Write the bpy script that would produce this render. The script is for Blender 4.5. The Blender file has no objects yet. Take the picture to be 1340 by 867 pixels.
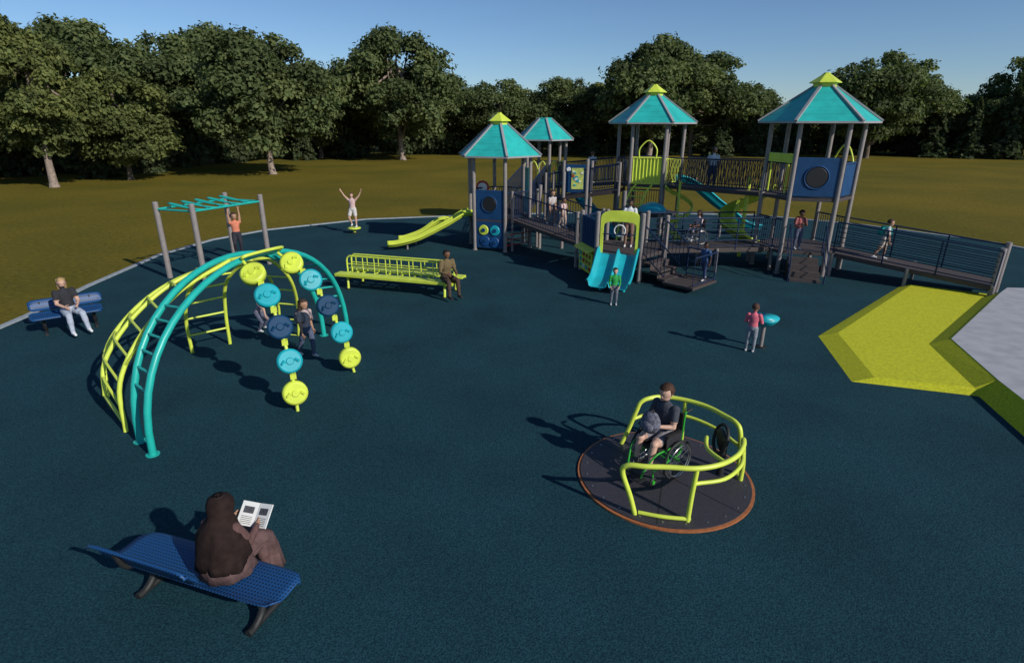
import bpy, math, random
import numpy as np
from mathutils import Vector, Matrix, Quaternion
random.seed(7); np.random.seed(7)
scene=bpy.context.scene
V=Vector
MATS={}
def mat(name,col,rough=.5,var=.0,scale=8.,bump=0.,spec=.5,metal=0.,col2=None,bscale=None,coat=0.,transl=0.):
    if name in MATS: return MATS[name]
    m=bpy.data.materials.new(name); m.use_nodes=True
    nt=m.node_tree; b=nt.nodes['Principled BSDF']
    b.inputs['Base Color'].default_value=(*col,1); b.inputs['Roughness'].default_value=rough
    b.inputs['Metallic'].default_value=metal
    b.inputs['Specular IOR Level'].default_value=spec
    b.inputs['Coat Weight'].default_value=coat
    tc=nt.nodes.new('ShaderNodeTexCoord')
    if var>0 or col2:
        n=nt.nodes.new('ShaderNodeTexNoise'); n.inputs['Scale'].default_value=scale; n.inputs['Detail'].default_value=6
        nt.links.new(tc.outputs['Object'],n.inputs['Vector'])
        r=nt.nodes.new('ShaderNodeValToRGB')
        c2=col2 if col2 else tuple(min(1,c*(1+var)) for c in col)
        c1=col if col2 else tuple(c*(1-var) for c in col)
        r.color_ramp.elements[0].color=(*c1,1); r.color_ramp.elements[1].color=(*c2,1)
        r.color_ramp.elements[0].position=.35; r.color_ramp.elements[1].position=.65
        nt.links.new(n.outputs['Fac'],r.inputs['Fac']); nt.links.new(r.outputs['Color'],b.inputs['Base Color'])
    if transl>0:
        tr=nt.nodes.new('ShaderNodeBsdfTranslucent'); tr.inputs['Color'].default_value=(min(1,col[0]*1.5),min(1,col[1]*1.7),col[2],1)
        mx=nt.nodes.new('ShaderNodeMixShader'); mx.inputs['Fac'].default_value=transl
        nt.links.new(b.outputs['BSDF'],mx.inputs[1]); nt.links.new(tr.outputs['BSDF'],mx.inputs[2]); nt.links.new(mx.outputs['Shader'],nt.nodes['Material Output'].inputs['Surface'])
    if bump>0:
        n2=nt.nodes.new('ShaderNodeTexNoise'); n2.inputs['Scale'].default_value=bscale or scale*4; n2.inputs['Detail'].default_value=4
        nt.links.new(tc.outputs['Object'],n2.inputs['Vector'])
        bp=nt.nodes.new('ShaderNodeBump'); bp.inputs['Strength'].default_value=bump; bp.inputs['Distance'].default_value=.02
        nt.links.new(n2.outputs['Fac'],bp.inputs['Height']); nt.links.new(bp.outputs['Normal'],b.inputs['Normal'])
    MATS[name]=m; return m

LIME=mat('lime_plastic',(.60,.70,.07),.4,.08,3,.05)
LIMEP=mat('lime_powdercoat',(.62,.72,.08),.38,.06,5)
TEALP=mat('teal_powdercoat',(.015,.40,.34),.36,.06,5)
TEAL=mat('teal_plastic',(.01,.36,.42),.4,.1,3,.05)
ROOFT=mat('teal_roof',(.025,.42,.38),.38,.12,2.5)
NAVY=mat('navy_powdercoat',(.006,.02,.06),.6,.1,5,spec=.3)
NAVYP=mat('navy_plastic',(.008,.05,.14),.55,.1,3,spec=.3)
TAUPE=mat('taupe_post',(.24,.21,.20),.5,.08,6)
RIB=mat('roof_rib',(.30,.29,.30),.45,.08,6)
DECK=mat('brown_deck',(.055,.042,.04),.7,.25,30,.1)
DARK=mat('dark_plastic',(.012,.012,.014),.5,.2,10)
BLACK=mat('black_rubber',(.015,.015,.015),.6,.2,20)
CHROME=mat('steel',(.5,.5,.5),.3,.05,10,metal=.9)
RED=mat('red_plastic',(.5,.03,.03),.4,.05,4)
WHITE=mat('white_paint',(.75,.75,.73),.5,.05,4)
ORANGE=mat('orange_ring',(.36,.12,.04),.6,.15,12)
CONC=mat('concrete',(.36,.36,.38),.85,.10,3,.15,bscale=60)
LIMER=mat('lime_rubber',(.50,.50,.025),.9,.15,22,.5,bscale=90,spec=.2)
KERB=mat('kerb_concrete',(.30,.33,.36),.8,.12,6,.1)
GREENF=mat('green_frame',(.03,.35,.03),.35,.05,5,coat=.3)
BARK=mat('bark',(.12,.09,.065),.9,.35,6,.6)
BARKL=mat('pale_bark',(.26,.20,.16),.9,.3,6,.5)

def perforated():
    m=bpy.data.materials.new('perforated_blue_metal'); m.use_nodes=True; nt=m.node_tree; b=nt.nodes['Principled BSDF']
    tc=nt.nodes.new('ShaderNodeTexCoord'); v=nt.nodes.new('ShaderNodeTexVoronoi'); v.voronoi_dimensions='2D'
    v.inputs['Scale'].default_value=26; v.inputs['Randomness'].default_value=0
    nt.links.new(tc.outputs['Object'],v.inputs['Vector'])
    r=nt.nodes.new('ShaderNodeValToRGB'); r.color_ramp.elements[0].position=.25; r.color_ramp.elements[1].position=.31
    r.color_ramp.elements[0].color=(.003,.014,.04,1); r.color_ramp.elements[1].color=(.008,.065,.20,1)
    nt.links.new(v.outputs['Distance'],r.inputs['Fac']); nt.links.new(r.outputs['Color'],b.inputs['Base Color'])
    b.inputs['Roughness'].default_value=.5
    return m
PERF=perforated()
BLUEM=mat('blue_metal',(.008,.07,.22),.45,.08,6)

def ground_mats():
    m=bpy.data.materials.new('rubber_surface'); m.use_nodes=True; nt=m.node_tree; b=nt.nodes['Principled BSDF']
    tc=nt.nodes.new('ShaderNodeTexCoord')
    n=nt.nodes.new('ShaderNodeTexNoise'); n.inputs['Scale'].default_value=52; n.inputs['Detail'].default_value=4
    nt.links.new(tc.outputs['Object'],n.inputs['Vector'])
    r=nt.nodes.new('ShaderNodeValToRGB'); r.color_ramp.elements[0].position=.34; r.color_ramp.elements[1].position=.68
    r.color_ramp.elements[0].color=(.0035,.023,.034,1); r.color_ramp.elements[1].color=(.017,.066,.083,1)
    nt.links.new(n.outputs['Fac'],r.inputs['Fac'])
    n3=nt.nodes.new('ShaderNodeTexNoise'); n3.inputs['Scale'].default_value=.6; n3.inputs['Detail'].default_value=5
    nt.links.new(tc.outputs['Object'],n3.inputs['Vector'])
    mr=nt.nodes.new('ShaderNodeMapRange'); mr.inputs['From Min'].default_value=.3; mr.inputs['From Max'].default_value=.7; mr.inputs['To Min'].default_value=.82; mr.inputs['To Max'].default_value=1.12
    nt.links.new(n3.outputs['Fac'],mr.inputs['Value'])
    mx=nt.nodes.new('ShaderNodeVectorMath'); mx.operation='SCALE'
    nt.links.new(r.outputs['Color'],mx.inputs[0]); nt.links.new(mr.outputs['Result'],mx.inputs['Scale'])
    nt.links.new(mx.outputs['Vector'],b.inputs['Base Color'])
    b.inputs['Roughness'].default_value=.95; b.inputs['Specular IOR Level'].default_value=.15
    bp=nt.nodes.new('ShaderNodeBump'); bp.inputs['Strength'].default_value=.45; bp.inputs['Distance'].default_value=.02
    nt.links.new(n.outputs['Fac'],bp.inputs['Height']); nt.links.new(bp.outputs['Normal'],b.inputs['Normal'])
    g=bpy.data.materials.new('dry_grass'); g.use_nodes=True; nt=g.node_tree; b=nt.nodes['Principled BSDF']
    tc=nt.nodes.new('ShaderNodeTexCoord')
    n=nt.nodes.new('ShaderNodeTexNoise'); n.inputs['Scale'].default_value=5; n.inputs['Detail'].default_value=9; n.inputs['Roughness'].default_value=.75
    n2=nt.nodes.new('ShaderNodeTexNoise'); n2.inputs['Scale'].default_value=.12; n2.inputs['Detail'].default_value=5
    for q in (n,n2): nt.links.new(tc.outputs['Object'],q.inputs['Vector'])
    r=nt.nodes.new('ShaderNodeValToRGB'); r.color_ramp.elements[0].position=.3; r.color_ramp.elements[1].position=.7
    r.color_ramp.elements[0].color=(.085,.070,.008,1); r.color_ramp.elements[1].color=(.20,.155,.02,1)
    r2=nt.nodes.new('ShaderNodeValToRGB'); r2.color_ramp.elements[0].position=.35; r2.color_ramp.elements[1].position=.65
    r2.color_ramp.elements[0].color=(.75,.82,.8,1); r2.color_ramp.elements[1].color=(1.1,1.05,1,1)
    nt.links.new(n.outputs['Fac'],r.inputs['Fac']); nt.links.new(n2.outputs['Fac'],r2.inputs['Fac'])
    mx=nt.nodes.new('ShaderNodeVectorMath'); mx.operation='MULTIPLY'
    nt.links.new(r.outputs['Color'],mx.inputs[0]); nt.links.new(r2.outputs['Color'],mx.inputs[1]); nt.links.new(mx.outputs['Vector'],b.inputs['Base Color'])
    b.inputs['Roughness'].default_value=1; b.inputs['Specular IOR Level'].default_value=.1
    bp=nt.nodes.new('ShaderNodeBump'); bp.inputs['Strength'].default_value=.6; bp.inputs['Distance'].default_value=.06
    nt.links.new(n.outputs['Fac'],bp.inputs['Height']); nt.links.new(bp.outputs['Normal'],b.inputs['Normal'])
    return m,g
RUBBER,GRASS=ground_mats()

def frame(d):
    d=d.normalized(); a=V((0,0,1)) if abs(d.z)<.95 else V((1,0,0))
    s=d.cross(a).normalized(); return s,s.cross(d).normalized()
class MB:
    def __init__(s): s.v=[];s.f=[];s.m=[];s.sm=[];s.mats=[]
    def mi(s,m):
        if m not in s.mats: s.mats.append(m)
        return s.mats.index(m)
    def add(s,vs,fs,m,smooth=False):
        o=len(s.v); s.v+= [tuple(x) for x in vs]; i=s.mi(m)
        for f in fs: s.f.append(tuple(o+k for k in f)); s.m.append(i); s.sm.append(smooth)
    def tube(s,pts,r,m,n=8,closed=False,cap=True):
        pts=[V(p) for p in pts]; N=len(pts)
        rs=r if isinstance(r,(list,tuple)) else [r]*N
        vs=[];prev=None
        for i,p in enumerate(pts):
            if closed: t=(pts[(i+1)%N]-pts[i-1])
            else: t=pts[min(i+1,N-1)]-pts[max(i-1,0)]
            t=t.normalized()
            if prev is None: a,b=frame(t)
            else:
                a=prev-t*prev.dot(t)
                a=a.normalized() if a.length>1e-5 else frame(t)[0]
            b=t.cross(a)
            prev=a
            for k in range(n):
                th=2*math.pi*k/n; vs.append(p+a*math.cos(th)*rs[i]+b*math.sin(th)*rs[i])
        fs=[]
        for i in range(N if closed else N-1):
            j=(i+1)%N
            for k in range(n): fs.append((i*n+k,i*n+(k+1)%n,j*n+(k+1)%n,j*n+k))
        s.add(vs,fs,m,True)
        if cap and not closed: s.add([vs[k] for k in range(n)],[tuple(range(n))[::-1]],m); s.add(vs[-n:],[tuple(range(n))],m)
    def cyl(s,p0,p1,r,m,n=16,r1=None): s.tube([p0,p1],[r,r if r1 is None else r1],m,n)
    def box(s,c,size,m,rz=0,rot=None):
        c=V(c);R=rot if rot else Matrix.Rotation(rz,3,'Z')
        vs=[c+R@V((x*size[0]/2,y*size[1]/2,z*size[2]/2)) for x in(-1,1) for y in(-1,1) for z in(-1,1)]
        s.add(vs,[(0,1,3,2),(4,6,7,5),(0,4,5,1),(2,3,7,6),(0,2,6,4),(1,5,7,3)],m)
    def beam(s,p0,p1,w,h,m):
        p0=V(p0);p1=V(p1);d=p1-p0;L=d.length;d.normalize()
        a=d.cross(V((0,0,1))) if abs(d.z)<.98 else V((1,0,0)); a.normalize(); b=a.cross(d)
        R=Matrix((a,d,b)).transposed(); s.box((p0+p1)/2,(w,L,h),m,rot=R)
    def prism(s,poly,z0,z1,m,mtop=None):
        n=len(poly); vs=[(x,y,z0) for x,y in poly]+[(x,y,z1) for x,y in poly]
        s.add(vs,[tuple(range(n))[::-1]]+[(i,(i+1)%n,n+(i+1)%n,n+i) for i in range(n)],m)
        s.add(vs[n:],[tuple(range(n))],mtop or m)
    def slab(s,pts,t,m):
        n=len(pts); vs=[V(p) for p in pts]+[V(p)-V((0,0,t)) for p in pts]
        s.add(vs,[tuple(range(n)),tuple(range(n,2*n))[::-1]]+[(i,n+i,n+(i+1)%n,(i+1)%n) for i in range(n)],m)
    def ell(s,c,r,m,R=None,nu=14,nv=9,jit=0,keep=None):
        c=V(c);R=R or Matrix.Identity(3); vs=[]
        for j in range(nv+1):
            ph=math.pi*j/nv
            for i in range(nu):
                th=2*math.pi*i/nu; u=V((math.sin(ph)*math.cos(th),math.sin(ph)*math.sin(th),math.cos(ph)))
                k=1+(random.uniform(-jit,jit) if jit and 0<j<nv else 0)
                vs.append((u,c+R@V((u.x*r[0]*k,u.y*r[1]*k,u.z*r[2]*k))))
        fs=[]
        for j in range(nv):
            for i in range(nu):
                q=(j*nu+i,(j+1)*nu+i,(j+1)*nu+(i+1)%nu,j*nu+(i+1)%nu)
                if keep:
                    cc=sum((vs[k][0] for k in q),V((0,0,0)))/4
                    if not keep(cc): continue
                fs.append(q)
        s.add([x[1] for x in vs],fs,m,True)
    def loft(s,rings,m,n=14):
        vs=[]
        for c,ax,bx in rings:
            for k in range(n):
                th=2*math.pi*k/n; vs.append(V(c)+V(ax)*math.cos(th)+V(bx)*math.sin(th))
        fs=[]
        for i in range(len(rings)-1):
            for k in range(n): fs.append((i*n+k,i*n+(k+1)%n,(i+1)*n+(k+1)%n,(i+1)*n+k))
        fs.append(tuple(range(n))[::-1]); fs.append(tuple(range((len(rings)-1)*n,len(rings)*n)))
        s.add(vs,fs,m,True)
    def mesh(s,name):
        me=bpy.data.meshes.new(name); me.from_pydata(s.v,[],s.f)
        for m in s.mats: me.materials.append(m)
        me.polygons.foreach_set('material_index',s.m); me.polygons.foreach_set('use_smooth',s.sm)
        me.update(); return me
    def obj(s,name,parent=None,bevel=0,solid=0,loc=None,rz=None):
        o=bpy.data.objects.new(name,s.mesh(name)); scene.collection.objects.link(o)
        if parent: o.parent=parent
        if loc: o.location=loc
        if rz is not None: o.rotation_euler=(0,0,rz)
        if solid:
            q=o.modifiers.new('solid','SOLIDIFY'); q.thickness=solid; q.offset=0
        if bevel:
            q=o.modifiers.new('bevel','BEVEL'); q.width=bevel; q.segments=2; q.limit_method='ANGLE'; q.angle_limit=.7
        return o
def empty(name,loc=(0,0,0),rz=0):
    e=bpy.data.objects.new(name,None); scene.collection.objects.link(e); e.location=loc; e.rotation_euler=(0,0,rz); e.empty_display_size=.3; return e
def bez(pts,n=8):
    P=[V(p) for p in pts]; P=[P[0]*2-P[1]]+P+[P[-1]*2-P[-2]]; out=[]
    for i in range(1,len(P)-2):
        for k in range(n):
            t=k/n; out.append(.5*((2*P[i])+(P[i+1]-P[i-1])*t+(2*P[i-1]-5*P[i]+4*P[i+1]-P[i+2])*t*t+(-P[i-1]+3*P[i]-3*P[i+1]+P[i+2])*t**3))
    out.append(P[-2]); return out

SK=dict(light=(.56,.34,.25),tan=(.40,.22,.14),brown=(.19,.09,.05),dark=(.10,.048,.028))
def cloth(c): 
    n='cloth_%d_%d_%d'%tuple(int(x*255) for x in c); return mat(n,c,.85,.14,18,.25,spec=.2,bscale=60)
def skinm(k): return mat('skin_'+k,SK[k],.5,.05,25,.05,spec=.35)
def hairm(c):
    n='hair_%d_%d_%d'%tuple(int(x*255) for x in c); return mat(n,c,.6,.35,40,.5,bscale=120,spec=.3)
def human(name,loc,f,H,pose=None,shirt=(.3,.3,.3),pants=(.02,.03,.06),shoe=(.6,.6,.6),skin='light',hair=(.03,.018,.01),
          kid=True,sleeve='short',legs='long',long_hair=False,pony=False,vox=.012,backpack=None,robe=False,curl=.5):
    pose=pose or {}
    g=lambda k,d: V(pose.get(k,d)).normalized()
    tv=g('torso',(0,0,1)); hv=g('head',(0,.08,1)); look=g('look',(0,1,-.05))
    X=g('side',(1,0,0))
    leg=.222 if kid else .245; hh=(.165 if kid else .137)*H
    thL=leg*H; shL=leg*.98*H; tor=.30*H; ua=.16*H; fa=.14*H
    P=V((0,0,0)); nb=P+tv*tor
    fw=tv.cross(X).normalized()
    J={}
    for sgn,k in((-1,'l'),(1,'r')):
        J['sh'+k]=nb-tv*.038*H+X*sgn*.104*H
        J['el'+k]=J['sh'+k]+g('ua_'+k,(sgn*.22,0,-1))*ua
        J['wr'+k]=J['el'+k]+g('fa_'+k,(sgn*.05,.2,-1))*fa
        J['hp'+k]=P+V((sgn*.05*H,0,-.01*H))
        J['kn'+k]=J['hp'+k]+g('th_'+k,(sgn*.05,.02,-1))*thL
        J['an'+k]=J['kn'+k]+g('sh_'+k,(sgn*.02,-.04,-1))*shL
    if 'pz' in pose: off=pose['pz']
    elif 'seat' in pose: off=.072*H
    else: off=-min(J['anl'].z,J['anr'].z)+.04*H
    b=MB(); dm=DARK
    lw={'long':1.14,'shorts':1.0,'skirt':1.0,'bare':1.0}[legs]
    prof=[(-.06,.055,.045),(-.02,.09,.066),(.05,.086,.063),(.12,.08,.058),(.19,.093,.066),(.245,.1,.062),(.277,.08,.05),(.305,.038,.036)]
    b.loft([(P+tv*s_*H,X*a*H*1.04,fw*c*H*1.06) for s_,a,c in prof],dm)
    def cap(p0,p1,r0,r1):
        d=(p1-p0).normalized(); k=5
        pts=[];rs=[]
        for i in range(k): 
            a=math.pi/2*(1-i/k); pts.append(p0-d*r0*math.sin(a)); rs.append(max(.001,r0*math.cos(a)))
        for i in range(k+1):
            a=math.pi/2*i/k; pts.append(p1+d*r1*math.sin(a)); rs.append(max(.001,r1*math.cos(a)))
        b.tube(pts,rs,dm,12)
    up=hv; Lk=(look-up*look.dot(up)*.6).normalized(); hs=Lk.cross(up).normalized(); up2=hs.cross(Lk).normalized()
    R=Matrix((hs,Lk,up2)).transposed()
    hc=nb+hv*(.028*H+hh*.5)
    cap(nb-tv*.02*H,hc-up2*hh*.2,.031*H,.027*H)
    b.ell(hc+up2*hh*.06,(.375*hh,.44*hh,.44*hh),dm,R)
    b.ell(hc+Lk*hh*.10-up2*hh*.22,(.28*hh,.31*hh,.275*hh),dm,R)
    b.ell(hc+Lk*hh*.42-up2*hh*.07,(.055*hh,.085*hh,.10*hh),dm,R)
    for s_ in(-1,1): b.ell(hc+hs*s_*hh*.375-up2*hh*.02,(.045*hh,.08*hh,.11*hh),dm,R)
    segs=[]
    seg=lambda p,q,r,l: segs.append((p,q,r,l))
    seg(P+tv*.07*H,nb-tv*.03*H,.085*H,'torso'); seg(P-tv*.03*H,P+tv*.025*H,.085*H,'hips')
    seg(J['shl'],J['shr'],.04*H,'torso'); seg(nb+hv*.015*H,hc,.03*H,'neck'); seg(hc,hc,.45*hh,'head')
    for sgn,k in((-1,'l'),(1,'r')):
        sl=1.22 if sleeve!='none' else 1
        cap(J['sh'+k],J['sh'+k].lerp(J['el'+k],.62),.037*H*sl,.031*H*sl)
        cap(J['sh'+k],J['el'+k],.033*H,.026*H)
        w=1.2 if sleeve=='long' else 1
        cap(J['el'+k],J['wr'+k],.0265*H*w,.0175*H*w)
        hd=(J['wr'+k]-J['el'+k]).normalized(); hd=g('hd_'+k,hd)
        nrm=V(pose.get('pn_'+k,-X*sgn+V((0,.3,0)))); nrm=(nrm-hd*nrm.dot(hd)).normalized(); wv=hd.cross(nrm)
        pc=J['wr'+k]+hd*.032*H
        b.ell(pc,(.024*H,.033*H,.0125*H),dm,Matrix((wv,hd,nrm)).transposed())
        J['hand'+k]=(pc,hd,nrm,wv)
        seg(J['sh'+k],J['el'+k],.03*H,'ua'); seg(J['el'+k],J['wr'+k],.022*H,'fa'); seg(J['wr'+k]+hd*.012*H,pc+hd*.03*H,.02*H,'hand')
        kn,an,hp=J['kn'+k],J['an'+k],J['hp'+k]
        flare=1.25 if legs=='shorts' else 1
        cap(hp,hp.lerp(kn,.7),.056*H*max(lw,flare*.95),.046*H*max(lw,flare)); cap(hp,kn,.056*H*lw,.037*H*lw)
        cap(kn,an,.035*H*lw,.0215*H*(lw**2.2)); cap(kn.lerp(an,.15),kn.lerp(an,.45),.036*H*lw,.034*H*lw)
        fd=V(pose.get('ft_'+k,(0,1,-.0))).normalized()
        heel=an+V((0,0,-.018*H))-fd*.018*H; toe=an+V((0,0,-.02*H))+fd*.085*H
        cap(heel,toe,.024*H,.019*H); cap(an,an.lerp(toe,.6),.024*H,.02*H)
        seg(hp,kn,.05*H,'th'); seg(kn,an,.03*H,'shin'); seg(heel,toe,.03*H,'foot')
    tmp=b.obj('tmp'); md=tmp.modifiers.new('r','REMESH'); md.mode='VOXEL'; md.voxel_size=vox
    sm=tmp.modifiers.new('s','SMOOTH'); sm.factor=.5; sm.iterations=2
    dg=bpy.context.evaluated_depsgraph_get(); me=bpy.data.meshes.new_from_object(tmp.evaluated_get(dg))
    bpy.data.objects.remove(tmp)
    n=len(me.vertices); co=np.empty(n*3); me.vertices.foreach_get('co',co); co=co.reshape(-1,3)
    fc=[tuple(p.vertices) for p in me.polygons]; cen=np.empty(len(fc)*3); me.polygons.foreach_get('center',cen); cen=cen.reshape(-1,3)
    bpy.data.meshes.remove(me)
    D=[];T=[]
    for p,q,r,l in segs:
        p_=np.array(p);d=np.array(q)-p_;L2=max(1e-9,d@d); t=np.clip((cen-p_)@d/L2,0,1)
        D.append(np.linalg.norm(cen-p_-t[:,None]*d,axis=1)-r); T.append(t)
    D=np.array(D);T=np.array(T); best=D.argmin(0); tt=T[best,np.arange(len(cen))]
    SH,PA,SO,SKN=cloth(shirt),cloth(pants),mat('shoe_%d_%d'%(int(shoe[0]*99),int(shoe[1]*99)),shoe,.6,.1,10),skinm(skin)
    o=MB(); o.v=[tuple(x) for x in co.tolist()]; o.f=fc; o.sm=[True]*len(fc)
    idx={k:o.mi(v) for k,v in (('s',SH),('p',PA),('o',SO),('k',SKN))}
    for bi,t in zip(best.tolist(),tt.tolist()):
        l=segs[bi][3]
        if l=='torso': r='s'
        elif l=='hips': r='p'
        elif l in('neck','head','hand'): r='k'
        elif l=='ua': r='k' if (sleeve=='none' and t>.08) or (sleeve=='short' and t>.66) else 's'
        elif l=='fa': r='s' if sleeve=='long' and t<.93 else 'k'
        elif l=='th': r='p' if legs!='shorts' or t<.78 else 'k'
        elif l=='shin': r='p' if legs=='long' else ('k' if t<.86 else 'o')
        else: r='o'
        o.m.append(idx[r])
    for sgn,k in((-1,'l'),(1,'r')):
        pc,hd,nrm,wv=J['hand'+k]; c=pose.get('curl_'+k,curl)
        for i,Lf in enumerate((.038,.044,.041,.032)):
            p=pc+hd*.022*H+wv*(i-1.5)*.0115*H; pts=[p];ang=c*.35
            for q in range(3):
                p=p+(hd*math.cos(ang)+nrm*math.sin(ang))*Lf*H*(.42,.33,.25)[q]; pts.append(p); ang+=c*1.0
            o.tube(pts,[.0066*H,.0062*H,.0056*H,.004*H],SKN,6)
        tw=wv*(-1 if (wv.dot(V((0,1,0)))<0) else 1)
        p=pc-hd*.008*H+tw*.018*H; o.tube([p,p+(tw*.7+hd*.6+nrm*.3)*.02*H,p+(tw*.8+hd*1.3+nrm*.8)*.03*H],[.0085*H,.0075*H,.005*H],SKN,6)
    EY=mat('eye_white',(.5,.47,.44),.35,.02,3); PU=mat('pupil',(.02,.012,.01),.25,.02,3); LP=mat('lips_'+skin,tuple(a*b_ for a,b_ in zip(SK[skin],(.90,.55,.55))),.5,.05,10)
    for s_ in(-1,1):
        e=hc+Lk*hh*.378+hs*s_*hh*.15
        o.ell(e,(.048*hh,.032*hh,.020*hh),EY,R,8,6); o.ell(e+Lk*.020*hh,(.022*hh,.018*hh,.020*hh),PU,R,8,6)
        o.ell(e+up2*.03*hh+Lk*.008*hh,(.055*hh,.028*hh,.014*hh),SKN,R,8,5)
        o.ell(e+up2*.085*hh+Lk*.02*hh,(.075*hh,.02*hh,.012*hh),hairm(hair),R,8,5)
    o.ell(hc+Lk*hh*.395-up2*hh*.26,(.085*hh,.025*hh,.022*hh),LP,R,8,5)
    HM=hairm(hair)
    if not robe:
        low=-.75 if (long_hair or pony) else -.3
        o.ell(hc+up2*hh*.09-Lk*hh*.03,(.42*hh,.48*hh,.455*hh),HM,R,26,18,jit=.025,keep=lambda c:(c.z>.50) or (c.y<.12 and c.z>low))
        if long_hair:
            b0=hc-Lk*hh*.22
            o.loft([(b0+up2*.35*hh,hs*.40*hh,Lk*.26*hh),(b0-up2*.1*hh,hs*.46*hh,Lk*.30*hh),(b0-up2*.6*hh-Lk*.05*hh,hs*.44*hh,Lk*.22*hh),(b0-up2*1.1*hh-Lk*.08*hh,hs*.34*hh,Lk*.14*hh),(b0-up2*1.4*hh-Lk*.05*hh,hs*.14*hh,Lk*.06*hh)],HM)
        if pony:
            b0=hc-Lk*hh*.45+up2*.2*hh
            o.tube(bez([b0,b0-Lk*.2*hh,b0-Lk*.28*hh-up2*.4*hh,b0-Lk*.2*hh-up2*.9*hh],5),[.08*hh]+[.13*hh]*10+[.1*hh]*4+[.03*hh],HM,8)
    if backpack:
        BM=cloth(backpack); c=P+tv*.19*H-fw*.12*H; RR=Matrix((X,fw,tv)).transposed()
        o.ell(c,(.095*H,.065*H,.13*H),BM,RR,16,10); o.ell(c-fw*.045*H-tv*.04*H,(.065*H,.04*H,.06*H),BM,RR)
        for s_ in(-1,1):
            o.tube(bez([c+X*s_*.06*H+tv*.1*H,nb+X*s_*.065*H+tv*.0*H,P+tv*.24*H+fw*.078*H+X*s_*.068*H,P+tv*.14*H+fw*.07*H+X*s_*.085*H,c+X*s_*.08*H-tv*.06*H],5),.011*H,BM,6)
    yaw=math.atan2(f[1],f[0])-math.pi/2
    ob=o.obj(name,loc=(loc[0],loc[1],loc[2]+off),rz=yaw)
    return ob,J,off

SIT=dict(seat=1,th_l=(-.14,1,-.08),th_r=(.14,1,-.08),sh_l=(-.02,.12,-1),sh_r=(.02,.12,-1))
def P_(**k): d=dict(SIT) if k.pop('sit',0) else {}; d.update(k); return d

def wheelchair(loc,f,S,fm):
    yaw=math.atan2(f[1],f[0])-math.pi/2; e=empty('wheelchair',loc,yaw); e.scale=(S,)*3
    w=MB()
    for s in(-1,1):
        c=V((s*.30,-.06,.30)); circ=lambda r,x:[c+V((x,math.cos(a)*r,math.sin(a)*r)) for a in np.linspace(0,2*math.pi,33)[:-1]]
        w.tube(circ(.283,0),.017,BLACK,8,closed=True); w.tube(circ(.262,0),.008,CHROME,6,closed=True); w.tube(circ(.235,s*.045),.008,CHROME,6,closed=True)
        for a in np.linspace(0,2*math.pi,19)[:-1]:
            w.tube([c+V((s*.02*(-1)**int(a*3),0,0)),c+V((0,math.cos(a)*.262,math.sin(a)*.262))],.002,CHROME,4)
        w.cyl(c-V((.03,0,0)),c+V((.03,0,0)),.025,fm,10)
        c2=V((s*.24,.36,.07)); w.tube([c2+V((0,math.cos(a)*.055,math.sin(a)*.055)) for a in np.linspace(0,2*math.pi,17)[:-1]],.016,BLACK,6,closed=True)
        w.cyl(c2-V((.02,0,0)),c2+V((.02,0,0)),.03,fm,8)
    w.obj('wheels',e)
    q=MB()
    for s in(-1,1):
        q.tube(bez([(s*.22,-.27,.95),(s*.22,-.24,.90),(s*.22,-.22,.5),(s*.22,-.2,.3),(s*.22,.1,.26),(s*.22,.36,.22)],5),.014,fm,8)
        q.tube([(s*.22,-.27,.95),(s*.22,-.37,.96)],.018,BLACK,8)
        q.tube(bez([(s*.22,-.22,.47),(s*.22,.1,.47),(s*.21,.3,.46),(s*.16,.42,.3),(s*.12,.48,.13)],5),.014,fm,8)
        q.tube([(s*.22,.36,.22),(s*.24,.36,.07)],.012,fm,6); q.tube([(s*.22,.05,.47),(s*.22,.05,.26)],.012,fm,6)
        q.box((s*.1,.51,.11),(.17,.15,.015),BLACK); q.box((s*.24,-.02,.60),(.015,.32,.18),mat('guard_black',(.03,.03,.035),.4,.1,5)); q.box((s*.24,0,.70),(.05,.3,.03),BLACK)
    q.tube([(-.22,.0,.27),(.22,.0,.27)],.012,fm,6); q.tube([(-.27,-.06,.3),(.27,-.06,.3)],.014,fm,6)
    q.box((0,.03,.475),(.42,.44,.05),BLACK); q.box((0,-.225,.72),(.42,.03,.42),BLACK)
    q.obj('frame',e,bevel=.004)
    return e

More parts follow.
